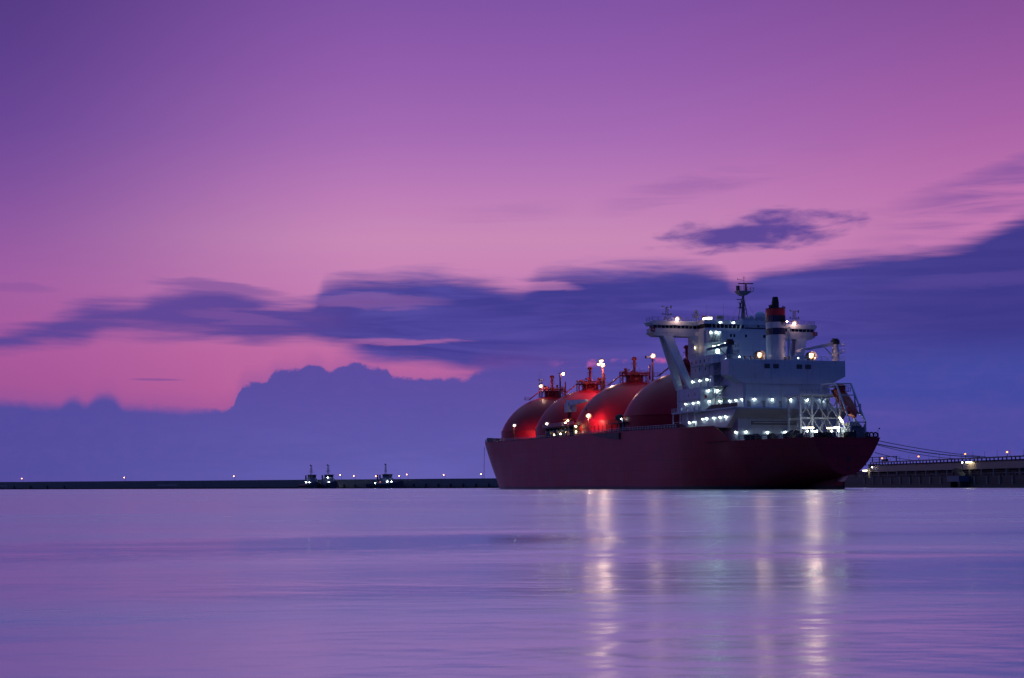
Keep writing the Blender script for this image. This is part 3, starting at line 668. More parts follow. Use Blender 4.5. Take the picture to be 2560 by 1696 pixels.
# lit alcove with ladder, port corner of the upper house
al = SB(); al.sbox(41.42, 41.5, 8.2, 11.8, 41.3, 44.4); alo = al.build('alcove_back', 'white', Ub)
fr = SB()
for a in ((41.4, 43.6, 11.8, 12.1, 41.2, 44.5), (41.4, 43.6, 8.0, 8.2, 41.2, 44.5), (41.4, 43.6, 8.0, 12.1, 44.4, 44.6), (41.4, 43.6, 8.0, 12.1, 41.1, 41.3)): fr.sbox(*a)
fr.build('alcove_frame', 'white', Ub)
ld = SB(); ld.sb((42.4, 10.8, 41.3), (42.4, 9.9, 44.0), 0.12); ld.sb((42.4, 9.9, 41.3), (42.4, 9.0, 44.0), 0.12)
for j in range(8): ld.sb((42.4, 10.75 - 0.11 * j, 41.5 + 0.32 * j), (42.4, 9.85 - 0.11 * j, 41.5 + 0.32 * j), 0.10)
ld.build('ladder', 'dark', Ub)
wall_lamp(41.5, 10.6, 44.1); wall_lamp(41.5, 8.8, 44.1)
# tower side bracket below the port wing
SB().paft([(12.5, 37.1), (13.7, 37.1), (13.7, 41.0), (14.3, 42.4), (15.6, 43.3), (12.5, 43.3)], 36.4, 37.6).build('wing_bracket', 'white', Ub)
SB().paft([(-12.5, 37.1), (-13.7, 37.1), (-13.7, 41.0), (-14.3, 42.4), (-15.6, 43.3), (-12.5, 43.3)], 36.4, 37.6).build('wing_bracket', 'white', Ub)

# --- bridge
br = SB(); br.sbox(28.5, 40.0, -11.5, 11.5, 44.72, 45.6); bridge = br.build('bridge', 'white', ship)
SB().sbox(28.2, 40.2, -11.8, 11.8, 46.75, 47.9).build('bridge_roof', 'white', bridge)
SB().sbox(28.9, 39.4, -11.2, 11.2, 45.6, 46.75).build('bridge_core', 'dark', bridge)
for k in range(8):
    t0 = 9.2 - k * 1.25
    if t0 < -0.5: break
    SB().sbox(39.7, 39.78, t0 - 1.08, t0, 45.65, 46.7).build('window_pane', 'glass', bridge)
for k in range(9): SB().sbox(39.6, 39.95, 9.2 - k * 1.25, 9.37 - k * 1.25, 45.6, 46.75).build('window_mullion', 'white', bridge)
block('chart_house', 33, 39.6, -10.0, -0.2, 46.0, 48.6, 'white', bridge)
SB().sbox(39.58, 39.66, -5.6, -5.0, 46.1, 47.7).build('door', 'dark', bridge)
st2 = SB(); st2.sb((41.0, 1.6, 44.8), (40.2, 0.0, 47.8), 0.1, 0.3); st2.sb((41.6, 1.6, 44.8), (40.8, 0.0, 47.8), 0.1, 0.3); st2.build('bridge_stair', 'white', bridge)
SB().srail([(40.1, 11.6, 47.9), (40.1, -11.6, 47.9)], h=1.05, post=1.7, r=0.04).build('roof_rail', 'steel_grey', bridge)
def wing(sg):
    w = SB().paft([(sg * 10.5, 44.45), (sg * 26.0, 44.4), (sg * 25.6, 44.15), (sg * 24.4, 43.45), (sg * 10.5, 43.45)], 30.8, 35.2).build('bridge_wing', 'white', ship)
    SB().sbox(34.9, 35.2, sg * 11.5, sg * 25.6, 44.45, 45.65).sbox(30.8, 31.1, sg * 11.5, sg * 25.6, 44.45, 45.65).sbox(30.8, 35.2, sg * 25.35, sg * 25.6, 44.45, 45.65).build('wing_bulwark', 'white', w)
    SB().paft([(sg * 11.5, 46.55), (sg * 25.7, 46.5), (sg * 26.3, 47.4), (sg * 25.6, 47.75), (sg * 11.5, 47.75)], 30.5, 35.5).build('wing_roof', 'white', w)
    SB().sbox(31.4, 34.6, sg * 11.5, sg * 25.0, 45.6, 46.55).build('wing_interior', 'dark', w)
    n = 11
    for k in range(n):
        a = 12.0 + k * 1.22
        SB().sbox(34.92, 35.0, sg * a, sg * (a + 1.05), 45.68, 46.5).build('window_pane', 'glass', w)
    mu = SB()
    for k in range(n + 1): mu.sbox(34.9, 35.12, sg * (11.85 + k * 1.22), sg * (11.97 + k * 1.22), 45.65, 46.52)
    mu.build('window_mullion', 'white', w)
    for a, b in (((25.3, 45.65), (25.9, 46.5)),): SB().sb((34.95, sg * a[0], a[1]), (34.95, sg * b[0], b[1]), 0.15).build('corner_post', 'white', w)
    SB().srail([(35.3, sg * 11.5, 47.75), (35.3, sg * 25.6, 47.75), (30.7, sg * 25.6, 47.75)], h=1.05, post=1.7, r=0.04).build('wing_rail', 'steel_grey', w)
    SB().sbox(35.1, 35.7, sg * 25.0, sg * 26.2, 44.6, 45.7).build('sidelight_box', 'orange_red', w)
    SB().sbox(35.7, 35.8, sg * 25.4, sg * 25.8, 44.9, 45.35).build('sidelight_lens', 'white', w)
    m = SB(); t = sg * 20.2
    for a, b in ((-.55, -.55), (.55, -.55), (.55, .55), (-.55, .55)): m.st((33 + a, t + b, 47.75), (33 + a * .35, t + b * .35, 52.0), 0.07, n=5)
    for j in range(5): m.st((32.5, t - .45, 48 + j * .75), (33.5, t + .45, 48.7 + j * .75), 0.035, n=4); m.st((33.5, t - .45, 48 + j * .75), (32.5, t + .45, 48.7 + j * .75), 0.035, n=4)
    for z in (49.9, 52.0): m.sb((33, t - 1.3, z), (33, t + 1.3, z), 0.12); m.sbox(32.8, 33.2, t - 1.45, t - 1.2, z - .4, z + .4); m.sbox(32.8, 33.2, t + 1.2, t + 1.45, z - .15, z + .35)
    m.build('signal_mast', 'steel_grey', w)
    # inclined box legs down to the house
    for A0, A1 in ((33.0, 32.3), (35.2, 40.2)):
        q = SB(); w0, w1 = 2.1, 1.35
        top = [(A0 - .55, sg * 22.6), (A0 + .55, sg * 22.6), (A0 + .55, sg * 19.6), (A0 - .55, sg * 19.6)]
        bot = [(A1 - .7, sg * 17.2), (A1 + .9, sg * 17.2), (A1 + .9, sg * 15.6), (A1 - .7, sg * 15.6)]
        vs = [s3(a, t, 43.5) for a, t in top] + [s3(a, t, 28.1) for a, t in bot]
        q.add(vs, [(0, 1, 2, 3), (7, 6, 5, 4), (0, 4, 5, 1), (1, 5, 6, 2), (2, 6, 7, 3), (3, 7, 4, 0)]); q.build('wing_strut', 'white', w)
    return w
wp = wing(1); ws = wing(-1)
flood(35.2, 18.0, 48.3, 'lamp_pink', wp, glow=250); flood(35.2, -19.0, 48.1, 'lamp_pink', ws, glow=250)
# top of the bridge
def mast():
    m = SB(); A, t = 35.0, -2.8
    for a, b in ((-1.1, -1.1), (1.1, -1.1), (1.1, 1.3), (-1.1, 1.3)): m.st((A + a, t + b, 48), (A + a * .25, t + b * .25, 54.5), 0.12, n=6)
    for j in range(5):
        f0, f1 = 1 - .75 * j / 5.4, 1 - .75 * (j + 1) / 5.4; z0_, z1_ = 48 + 1.2 * j, 49.2 + 1.2 * j
        m.st((A + 1.1 * f0, t - 1.1 * f0, z0_), (A + 1.1 * f1, t + 1.3 * f1, z1_), 0.07, n=5); m.st((A + 1.1 * f0, t + 1.3 * f0, z0_), (A + 1.1 * f1, t - 1.1 * f1, z1_), 0.07, n=5)
        m.st((A + 1.1 * f1, t - 1.1 * f1, z1_), (A + 1.1 * f1, t + 1.3 * f1, z1_), 0.07, n=5)
    m.st((A, t, 48), (A, t, 56.6), 0.52, 0.36, 12)
    o = m.build('radar_mast', 'steel_grey', ship)
    p = SB(); p.paft([(t - 3.0, 57.1), (t + 2.2, 57.1), (t + 1.6, 56.5), (t + .6, 55.8), (t - .6, 55.8), (t - 2, 56.7)], A - 1.2, A + 1.2); p.build('mast_platform', 'steel_grey', o)
    SB().srail([(A + 1.2, t - 2.9, 57.1), (A + 1.2, t + 2.2, 57.1)], h=1.1, post=0.9, r=0.04).build('mast_rail', 'steel_grey', o)
    SB().st((A, t - 1.0, 57.1), (A, t - 1.0, 59.2), 0.30, 0.22, 8).sb((A, t - 3.3, 59.4), (A, t + 1.4, 59.3), 0.3, 0.28).build('radar_scanner', 'dark', o)
    SB().st((A, t - .4, 57), (A, t - .4, 61.6), 0.10, 0.05, 6).sb((A, t - .4, 60.3), (A, t + 1.6, 60.5), 0.09).st((A, t + 1.6, 60.3), (A, t + 1.6, 60.9), .06).sb((A, t - .9, 61.0), (A, t + .1, 61.0), .08).build('top_pole', 'dark', o)
    SB().sbox(A - .5, A + .5, t + 1.2, t + 1.9, 57.1, 58.6).build('signal_light_bank', 'dark', o)
    SB().sb((A, t, 53.7), (A, t + 1.7, 53.7), .1).st((A, t + .9, 52.3), (A, t + .9, 53.6), .25).sb((A, t - .1, 54.6), (A, t + 2.0, 54.6), .16, .22).sbox(A - .5, A + .5, t + .2, t + 1.5, 52.1, 52.3).build('lower_scanner', 'dark', o)
    SB().st((A, t + .2, 55.5), (A, t + 4.2, 48), .02, n=4).st((A, t - .3, 55.5), (A, t - 4.4, 48.6), .02, n=4).st((A, t - .3, 54), (A, t - 2.4, 48.6), .02, n=4).build('stay_wire', 'dark', o)
mast()
SB().sl((37.5, -7.0, 49.4), [(0.9, -1.5), (1.5, -.8), (1.7, 0), (1.5, .8), (.95, 1.4), (.001, 1.72)], 20).build('radome', 'white', ship, smooth=True)
SB().sl((38.2, -3.6, 48.6), [(.9, 0), (.95, .5), (.7, .95), (.001, 1.15)], 14).build('small_radome', 'white', ship, smooth=True)
SB().st((34, 9.2, 47.9), (34, 9.2, 49.6), .55, .5, 12).build('red_vent_pipe', 'pipe_red', ship)
bx = SB().sbox(35.5, 36.3, 4.0, 6.0, 48.6, 49.6).st((36, 4.4, 47.9), (36, 4.4, 48.7), .08).st((36, 5.6, 47.9), (36, 5.6, 48.7), .08); bx.build('antenna_box', 'steel_grey', ship)
cmx = SB(); cmx.st((35, 12.0, 47.9), (35, 12.0, 50.2), .14); cmx.sl((35, 12.0, 0), [(.2, 49.0), (1.1, 49.1), (1.1, 49.2), (.2, 49.2)], 12); cmx.srail([(35 + math.cos(k * math.pi / 4) * 1.05, 12 + 1.05 * math.sin(k * math.pi / 4), 49.2) for k in range(9)], h=1.0, post=2, r=.035); cmx.sball((35, 12.0, 50.7), .42, 10, 1.2)
cmx.build('compass_platform', 'steel_grey', ship)
wa = SB()
for A, t, h in ((34, 8.2, 5.5), (34, 3.0, 6.0), (35, 7.4, 2.0), (35, 6.8, 1.6), (33, 20.0 - 4, 1.6), (33, 1.2, 2.1)): wa.st((A, t, 47.9), (A, t, 47.9 + h), .035, .015, 5)
wa.build('whip_aerial', 'dark', ship)
tbk = MB().tube((0, -.55, 0), (0, .55, 0), .20, n=10).mesh('tube_lens', 'lamp_yellow', True)
for t in (11.4, 10.3, 9.7): link('fluorescent_lamp', tbk, ship, s3(39.5, t, 48.35 - (t - 9.7) * .14), (0, 0, 0), (1.6, .75, 1.6))
DLENS = MB().ball((0, 0, 0), .55, 12, .7).mesh('down_lens', 'lamp_down', True)
# big floodlights under the port side of the bridge
for A, t, z in ((43.2, 10.3, 40.0), (43.2, 8.7, 40.3), (43.6, 6.9, 40.9)):
    o = link('down_lamp', FHOOD, ship, s3(A, t, z), (0, 0, 0), (.85, .85, .6)); link('lens', DLENS, o, (0, 0, 0))
dl = SB(); dl.sb((41.3, 10.3, 40.4), (43.2, 10.3, 40.4), .12); dl.sb((41.3, 8.7, 40.7), (43.2, 8.7, 40.7), .12); dl.sb((41.3, 6.9, 41.2), (43.6, 6.9, 41.2), .12); dl.build('lamp_bracket', 'white', ship)
o = link('warm_lamp', SMALL, ship, s3(38.0, 13.9, 39.9), sc=(.6, .6, .6))
SB().sbox(41.4, 41.46, 8.0, 8.8, 38.2, 39.3).build('lit_window', 'niche_glow', Ub)
SB().sbox(41.4, 41.5, 4.6, 5.3, 38.9, 39.6).build('lifebuoy_box', 'orange_red', Ub)
SB().sbox(49.6, 49.66, 15.6, 16.3, 25.0, 25.8).build('hose_box', 'orange_red', Lb)

# --- funnel
def funnel():
    A, t = 60.0, -.45; N = 36
    o = SB().sl((A, t, 0), [(2.35, 34.4), (2.52, 34.9), (2.52, 41.75)], N, 1.2, 1.0).build('funnel', 'white', ship, smooth=True)
    for name, z0_, z1_, mat in (('navy_band', 41.75, 43.55, 'band_navy'), ('white_band', 43.55, 45.2, 'white'), ('navy_band', 45.2, 47.0, 'band_navy'), ('red_band', 47.0, 48.9, 'band_red')):
        SB().sl((A, t, 0), [(2.55, z0_), (2.55, z1_)], N, 1.2, 1.0).build(name, mat, o, smooth=True)
    SB().sl((A, t, 0), [(2.57, 48.9), (2.5, 49.1), (.1, 49.15)], N, 1.2, 1.0).build('funnel_top', 'black_soot', o)
    SB().sl((A, t - .05, 0), [(1.0, 49.0), (1.0, 50.8), (.74, 52.3), (.70, 52.3), (.70, 51.4)], 20).build('exhaust_pipe', 'black_soot', o, smooth=True)
    q = SB(); rr = random.Random(5)
    for dt in (2.2, 1.8, 1.4, 1.1, -1.7, -2.1): q.st((A + 1.2, t + dt, 48.9), (A + 1.2 + rr.uniform(-.3, .3), t + dt + rr.uniform(-.2, .4), 49.4 + rr.uniform(0, .6)), .20, n=8)
    q.build('uptake_pipe', 'black_soot', o)
    lv = SB()
    for j in range(9):
        x = -.1 - j * .23; aa = 1.2 * math.sqrt(max(.01, 2.55 ** 2 - x * x)); zz = 45.0 - .4 * ((j * 7) % 3)
        lv.sbox(A + aa - .05, A + aa + .12, t + x, t + x + .12, zz, 46.9)
    lv.build('vent_louvre', 'black_soot', o)
    link('aircraft_lamp', SMALL, o, s3(A + 1.9, t - 2.5, 45.4), sc=(.9, .9, .9))
    SB().sl((A + 1.0, t - 3.4, 0), [(.45, 34.4), (.45, 44)], 10).build('waste_pipe', 'white', o)
    SB().st((A + 2, t + 2.4, 34.5), (A + 2, t + 2.4, 47), .05, n=5).st((A + 2.4, t + 2.2, 34.5), (A + 2.4, t + 2.2, 47), .05, n=5).build('funnel_ladder', 'steel_grey', o)
funnel()
# floodlights on the casing top
def low_flood(A, t, z):
    m = SB().st((A, t, 34.4), (A, t, z - .3), .09, n=6).build('flood_post', 'steel_grey', ship); flood(A, t, z, 'lamp_flood_deck', m, glow=(1300 if t > 0 else 3200)); MB().lathe((0, 0, 0), [(.05, 0), (.9, .10), (1.2, .5), (1.2, 2.6), (1.25, 2.6), (1.25, .45), (.95, .04), (.05, -.06)], 16).build('light_shield', 'black_soot', m).matrix_local = Matrix.Translation(s3(A - 1.25, t, z)) @ Matrix.Rotation(rad(-90), 4, 'Y')  # deep black shield added round the lamp, keeps its light off the funnel
low_flood(64.7, 7.0, 35.7); low_flood(64.7, -8.4, 35.8)

# --- cranes on the casing top
def crane(A, t, ze, end, mat, zend):
    p = SB().st((A, t, 34.4), (A, t, ze - 2.0), 1.05, .95, 14).st((A, t, ze - 2.0), (A, t, ze), .8, .7, 12).build('provision_crane', mat, ship)
    SB().sbox(A - .9, A + .9, t - .9, t + .9, ze - .9, ze + .2).st((A, t - .8, ze + .3), (A, t + .8, ze + .3), .45, n=10).build('winch_head', 'dark', p)
    sg = 1 if end > t else -1
    SB().paft([(t + sg * .7, ze - .3), (t + sg * .7, ze - 1.3), (end, zend - .35), (end, zend + .3)], A - .4, A + .4).build('crane_boom', mat, p)
    SB().sb((A, t + sg * .8, ze - 4.0), (A, t + sg * 3.4, ze - 1.7), .25).build('boom_ram', mat, p)
    SB().sl((A, t, 0), [(1.0, ze - 3.6), (1.9, ze - 3.5), (1.9, ze - 3.35), (1.0, ze - 3.3)], 12).srail([(A + 1.8, t - 1.8 * sg, ze - 3.35), (A - 1.8, t - 1.8 * sg, ze - 3.35)], h=1.1, post=.8, r=.05).srail([(A + 1.6, t - 1.9 * sg, ze - 1.6), (A - 1.6, t - 1.9 * sg, ze - 1.6)], h=1, post=.8, r=.05).build('crane_platform', mat, p)
    SB().sb((A, end, zend), (A, end, zend - 1.2), .18).build('hook', 'white', p)
crane(64.0, -16.3, 40.2, -4.2, 'white', 37.1)
crane(60.0, 13.3, 39.7, 20.0, 'blue_steel', 37.4)

# --- wall lamps
for A in (36.9, 41.85, 46.8): wall_lamp(A, 14.0, 30.3, 'port')
for A in (39.8, 45.1, 48.5): wall_lamp(A, 17.5, 23.8, 'port')
for A in (58.7, 62.7, 66.4): wall_lamp(A, 12.8, 23.7, 'port')
for t in (9.6, 4.45, -1.0, -6.0, -10.6): wall_lamp(66.7, t, 23.8)
for A, t, z in ((45.0, 14.0, 37.5), (49.7, 12.2, 36.9), (49.5, 12.2, 33.6), (49.4, 12.2, 30.3), (50.3, 12.2, 27.0), (43.8, 12.2, 27.2), (51.2, 12.2, 24.1)):
    if z > 37.2: continue
    wall_lamp(A if A > 49 else 50.0, t, z, 'port')
wall_lamp(54.5, 12.6 - .9, 35.6)
wall_lamp(49.6, 15.2, 27.0); wall_lamp(49.6, 15.0, 24.1)
for A in (49.2, 51.7, 56.2, 60.5, 63.9): wall_lamp(A, 16.5, 19.2, 'port')
for A in (40.0, 43.2): wall_lamp(A, 16.5, 18.6, 'port')
for t in (12.4, 6.2, 1.0): wall_lamp(67.0, t, 15.1)
wall_lamp(66.0, 14.6, 15.0, 'port')
for t in (6.9, 2.85): wall_lamp(40.0, t, 47.2)
for t in (-.6, -3.5, -7.0): wall_lamp(39.6, t, 47.6)
for t in (9.5, 6.0): wall_lamp(54.5, t, 35.3)
wall_lamp(41.4, 4.2, 37.6); wall_lamp(41.4, .2, 37.7); wall_lamp(41.4, -11.0, 37.6)
for t in (12.2, 8.7, -5.4):
    SB().st((63.5, t, 34.5), (63.5, t, 35.3), .06, n=5).build('lamp_post', 'steel_grey', ct); wall_lamp(63.1, t, 35.3)

# --- aft platform tower, lifeboat ramp, mooring deck
tw = SB(); tw.pplan([(75, 5.4), (82.6, 4.4), (82.6, -8.2), (75, -8.2)], 23.95, 24.45); tower = tw.build('aft_platform', 'white', ship)
for t in (4.2, .9, -7.2):
    for A in (75.6, 82.2): SB().sb((A, t, 12.6), (A, t, 24.0), .42).build('tower_leg', 'white', tower)
for (t0, t1) in ((4.2, .9), (.9, -3.2), (-3.2, -7.2)):
    for z0_, z1_ in ((18.2, 24.0), (12.7, 18.2)):
        SB().st((82.2, t0, z0_), (82.2, t1, z1_), .14, n=6).build('tower_brace', 'white', tower); SB().st((82.2, t1, z0_), (82.2, t0, z1_), .14, n=6).build('tower_brace', 'white', tower)
SB().sb((82.2, 4.2, 18.2), (82.2, -7.2, 18.2), .35).build('tower_beam', 'white', tower)
SB().sb((75.6, 4.2, 18.2), (75.6, -7.2, 18.2), .35).build('tower_beam', 'white', tower)
for z0_ in (12.7, 18.2): SB().st((75.6, 4.2, z0_), (82.2, 4.2, z0_ + 5.6), .14, n=6).build('tower_brace', 'white', tower)
SB().srail([(82.6, 4.4, 24.45), (82.6, -8.2, 24.45)], h=1.1, post=1.8, r=.04).build('tower_rail', 'steel_grey', tower)
gp = SB()
for t in (-4.3, -8.6):
    gp.sb((78.0, t, 27.2), (85.6, t, 27.0), .30); gp.sb((85.6, t, 27.0), (92.4, t, 16.8), .34); gp.sb((92.4, t, 17.0), (92.4, t, 12.7), .34); gp.sb((78.0, t, 27.2), (78.0, t, 12.6), .34)
    gp.sb((80.5, t, 22.8), (91.0, t, 14.8), .40); gp.sb((86.4, t, 12.7), (87.5, t, 23.6), .24); gp.sb((89, t, 12.7), (92.4, t, 16.6), .2); gp.sb((78, t, 19), (82, t, 12.7), .2)
    gp.st((86.4, t, 25.6), (88.6, t, 19.8), .1, n=6)
for A, z in ((78, 27.2), (85.6, 27.0), (92.4, 16.8), (89.6, 20.9), (87.6, 23.9)): gp.sb((A, -4.3, z), (A, -8.6, z), .26)
ramp_ = gp.build('lifeboat_ramp', 'white', ship)
SB().sbox(78, 85.4, -8.6, -4.3, 26.4, 26.5).srail([(78, -8.6, 25.0), (85.4, -8.6, 25.0)], h=1.1, post=1.2, r=.05).sbox(78, 85.0, -8.8, -7.8, 24.95, 25.02).build('ramp_walkway', 'steel_grey', ramp_)
SB().st((84, -7.6, 26.2), (84, -5.3, 26.2), .55, n=10).sbox(83.2, 84.8, -7.4, -5.5, 25.4, 26.4).build('boat_winch', 'dark', ramp_)
SB().sbox(89.4, 90.2, -8.8, -8.6, 18.6, 21.6).build('ramp_plate', 'white', ramp_)
SB().st((87.8, -3.9, 18.1), (89.4, -3.9, 16.9), .2, n=8).build('ramp_lamp', 'lamp_yellow', ramp_)
def drum(A, t, z=12.65, r=.75, along='t', name='mooring_winch'):
    m = SB(); d = .9
    if along == 't': m.st((A, t - d, z + .9), (A, t + d, z + .9), r * .62, n=12); [m.st((A, t + k * d - .08, z + .9), (A, t + k * d + .08, z + .9), r, n=16) for k in (-1, 0, 1)]
    else: m.st((A - d, t, z + .9), (A + d, t, z + .9), r * .62, n=12); [m.st((A + k * d - .08, t, z + .9), (A + k * d + .08, t, z + .9), r, n=16) for k in (-1, 0, 1)]
    m.sbox(A - .5, A + .5, t - d - .7, t - d - .15, z, z + 1.1); return m.build(name, 'dark', ship)
for A, t, al_ in ((74.5, 15.4, 'A'), (76.5, 14.2, 'A'), (81, 12.0, 'A'), (86, 10.0, 'A'), (92, 4.5, 'A'), (92.5, 2.6, 'A'), (95, -2.2, 'A')): drum(A, t, 12.55, .8, al_)
ro = []
for A, t in ((97.2, -6.4), (97.3, -7.4), (97.2, -8.6), (96.5, 3.0), (96.8, 4.4)):
    q = SB(); q.sl((A, t, 12.6), [(.28, 0), (.28, .4)], 10)
    n = 14
    for k in range(n):
        a0, a1 = math.pi * 2 * k / n, math.pi * 2 * (k + 1) / n
        q.st((A, t + .62 * math.cos(a0), 13.4 + .62 * math.sin(a0)), (A, t + .62 * math.cos(a1), 13.4 + .62 * math.sin(a1)), .2, n=6)
    q.build('roller_fairlead', 'dark', ship)
SB().st((97.6, -9.1, 12.6), (97.6, -9.1, 14.8), .05, n=5).sball((97.6, -9.5, 15.0), .22, 8).build('stern_light_post', 'dark', ship)
SB().sbox(74, 79, .8, 4.6, 12.5, 14.2).sl((76.5, 2.7, 14.2), [(2.2, 0), (2.0, .7), (1.0, 1.1), (.01, 1.2)], 14, 1.2, .9).build('hose_reel_house', 'dark', ship)
for A, t, h in ((83, 8.2, 1.5), (88, 7.6, 1.1), (94, -4.0, 1.7), (90.5, -9.4, 1.4)): SB().sbox(A - .6, A + .6, t - .7, t + .7, 12.5, 12.6 + h).sbox(A - .3, A + .3, t - .9, t - .2, 12.6 + h, 12.9 + h).build('deck_locker', 'dark', ship)
SB().sbox(88, 91.6, -8.9, -4.2, 12.6, 15.6).sl((89.8, -6.5, 15.6), [(1.8, 0), (1.9, .3), (1.4, 1.1), (.2, 1.3)], 12, 1.2, 1.2).build('capstan_house', 'steel_grey', ship)
tl = MB().tube((0, -.8, 0), (0, .8, 0), .17, n=8).mesh('strip_lens', 'lamp_yellow', True)
MAT_TL = MB().tube((0, -.8, 0), (0, .8, 0), .17, n=8).mesh('strip_lens_cool', 'lamp_white', True)
for t, z, me in ((5.9, 15.4, MAT_TL), (4.4, 15.45, tl), (-1.0, 15.4, tl), (-2.9, 15.55, MAT_TL)):
    p = SB().st((88, t, 12.6), (88, t, z + .2), .08, n=6).sb((88, t - .9, z + .2), (88, t + .9, z + .2), .14).build('deck_lamp_post', 'white', ship)
    link('lamp_tube', me, p, s3(88, t, z))
    link('lens', LENS, p, s3(88, t - .5, z - .8), sc=(1.2, 1.2, 1.2))
p = SB().st((88, 2.9, 12.6), (88, 2.9, 14.4), .08, n=6).build('deck_lamp_post', 'white', ship); link('lens', LENS, p, s3(88, 2.9, 14.5), sc=(2.4, 2.4, 2))


# ------------------------------------------------------------------ free-fall lifeboat on its ramp
def ship_pt(A, t, z): return ship_m @ Vector(s3(A, t, z))
ship_m = Matrix.Translation(SHIP_LOC) @ Matrix.Rotation(SHIP_RZ, 4, 'Z')
def lifeboat():
    o = empty('lifeboat'); a = math.atan2(8.0, 10.5)
    o.matrix_world = ship_m @ Matrix.Translation(s3(80.9, -6.4, 24.6)) @ Matrix.Rotation(math.pi, 4, 'Z') @ Matrix.Rotation(a, 4, 'Y')
    tag(o, 'dark red enclosed lifeboat tilted nose down on the white stern ramp', 'lifeboat')
    secs = [(0.0, .55, .9, 2.2), (.8, 1.35, .15, 2.75), (2.5, 1.6, 0, 3.0), (6, 1.65, 0, 3.0), (9, 1.5, .05, 2.7), (11, 1.0, .35, 2.2), (12.2, .35, .9, 1.7), (12.6, .05, 1.2, 1.4)]
    b = MB(); n = 14; vs = []
    for x, w, z0, z1 in secs:
        for k in range(n):
            q = 2 * math.pi * k / n; c, s_ = math.cos(q), math.sin(q)
            vs.append((x, w * math.copysign(abs(c) ** .7, c), (z0 + z1) / 2 + (z1 - z0) / 2 * math.copysign(abs(s_) ** .8, s_)))
    fs = [(i * n + k, i * n + (k + 1) % n, (i + 1) * n + (k + 1) % n, (i + 1) * n + k) for i in range(len(secs) - 1) for k in range(n)] + [tuple(range(n - 1, -1, -1)), tuple((len(secs) - 1) * n + k for k in range(n))]
    b.add(vs, fs); b.build('boat_hull', 'orange_red', o, True)
    MB().prism([(.5, 2.8), (.7, 3.7), (2.4, 3.7), (3.0, 2.9)], 'y', -.75, .75).build('steering_cupola', 'orange_red', o)
    MB().box(.55, 2.6, .76, .80, 3.1, 3.5).build('cupola_window', 'glass', o)
    for x in (4, 6, 8): MB().box(x, x + .7, 1.55, 1.66, 1.9, 2.2).build('side_window', 'glass', o)
    MB().box(.2, 11, -1.7, 1.7, 1.30, 1.42).build('rubbing_strake', 'dark', o)
    MB().tube((-.35, 0, .7), (-.35, 0, .75), .5, n=12).tube((-.4, 0, .7), (.2, 0, .7), .12).build('propeller_guard', 'dark', o)
lifeboat()

# ------------------------------------------------------------------ mooring lines
def line(name, p, q, sag, r, label, group=None):
    p, q = Vector(p), Vector(q); b = MB(); n = 24; prev = None
    for i in range(n + 1):
        f = i / n; c = p.lerp(q, f); c.z -= sag * 4 * f * (1 - f)
        if prev is not None: b.tube(prev, c, r, n=5)
        prev = c
    return tag(b.build(name, 'rope', None, True), label, 'rope', group)
def jet(s_, y, z): return Vector((138 + .1414 * s_ + .98995 * y, 579 - .98995 * s_ + .1414 * y, z))
line('mooring_rope', ship_pt(97.9, -8.6, 12.0), jet(92, .4, 9.9), .5, .10, 'topmost mooring rope from the stern, reaching farthest right', 'stern mooring ropes')
line('mooring_rope', ship_pt(97.9, -8.3, 11.2), jet(88, .4, 9.9), .7, .14, 'thick mooring rope just below the topmost stern rope', 'stern mooring ropes')
line('mooring_rope', ship_pt(97.9, -8.2, 11.0), jet(68, .4, 9.8), .6, .09, 'mooring rope splitting away below the thick pair, ending mid jetty', 'stern mooring ropes')
line('mooring_rope', ship_pt(97.9, -7.9, 9.0), jet(37, .4, 9.6), .3, .10, 'lowest and steepest mooring rope from the stern quarter', 'stern mooring ropes')
line('hanging_line', ship_pt(-158, 20.6, 16.9), ship_pt(-158, 20.8, 4.0), 0, .09, 'thin line hanging down beside the ship bow', None)

# ------------------------------------------------------------------ breakwater across the harbour
BW0, BW1 = Vector((-10.0, 988.0, 0)), Vector((-438.0, 1300.0, 0))
bwd = (BW1 - BW0).normalized(); BWA = math.atan2(bwd.y, bwd.x)
bw = empty('breakwater', BW0, BWA)          # local x runs along the wall to the left, local y away from the camera is negative
tag(bw, 'long low dark concrete breakwater along the horizon behind the tugs', 'breakwater')
YS = -1.0 if (Matrix.Rotation(BWA, 3, 'Z') @ Vector((0, 1, 0))).y < 0 else 1.0      # sign of "away from the camera"
LEN0, LEN1 = -150.0, 1500.0
nseg = 55; step_ = (LEN1 - LEN0) / nseg
up_me = MB().box(0, step_ - .12, 0, 1.2, 0, 3.3).mesh('parapet_panel', 'concrete')
low_me = MB().box(0, step_ - .12, 0, 6, -1.5, 3.0).mesh('quay_block', 'concrete')
wet_me = MB().box(0, step_ - .12, 0, .3, -1.5, 1.0).mesh('tide_band', 'concrete_wet')
for i in range(nseg):
    x = LEN0 + step_ * i
    r_ = random.Random(i)
    def YY(y, w): return YS * y if YS > 0 else YS * y - w
    link('parapet_panel', up_me, bw, (x, YY(-4.4 + 5.5 + 0, 1.2), 3.0 + r_.uniform(-.04, .04)))
    link('quay_block', low_me, bw, (x, YY(-4.8, 6), r_.uniform(-.05, .05)))
    link('tide_band', wet_me, bw, (x, YY(-5.0, .3), 0))
fd = MB().box(-.5, .5, -.3, .3, -.5, 2.9).mesh('fender_pile', 'dark')
for i in range(70): link('fender_pile', fd, bw, (LEN0 + 100 + i * (10.5 if i < 22 else 22), YS * -5.4, .0))
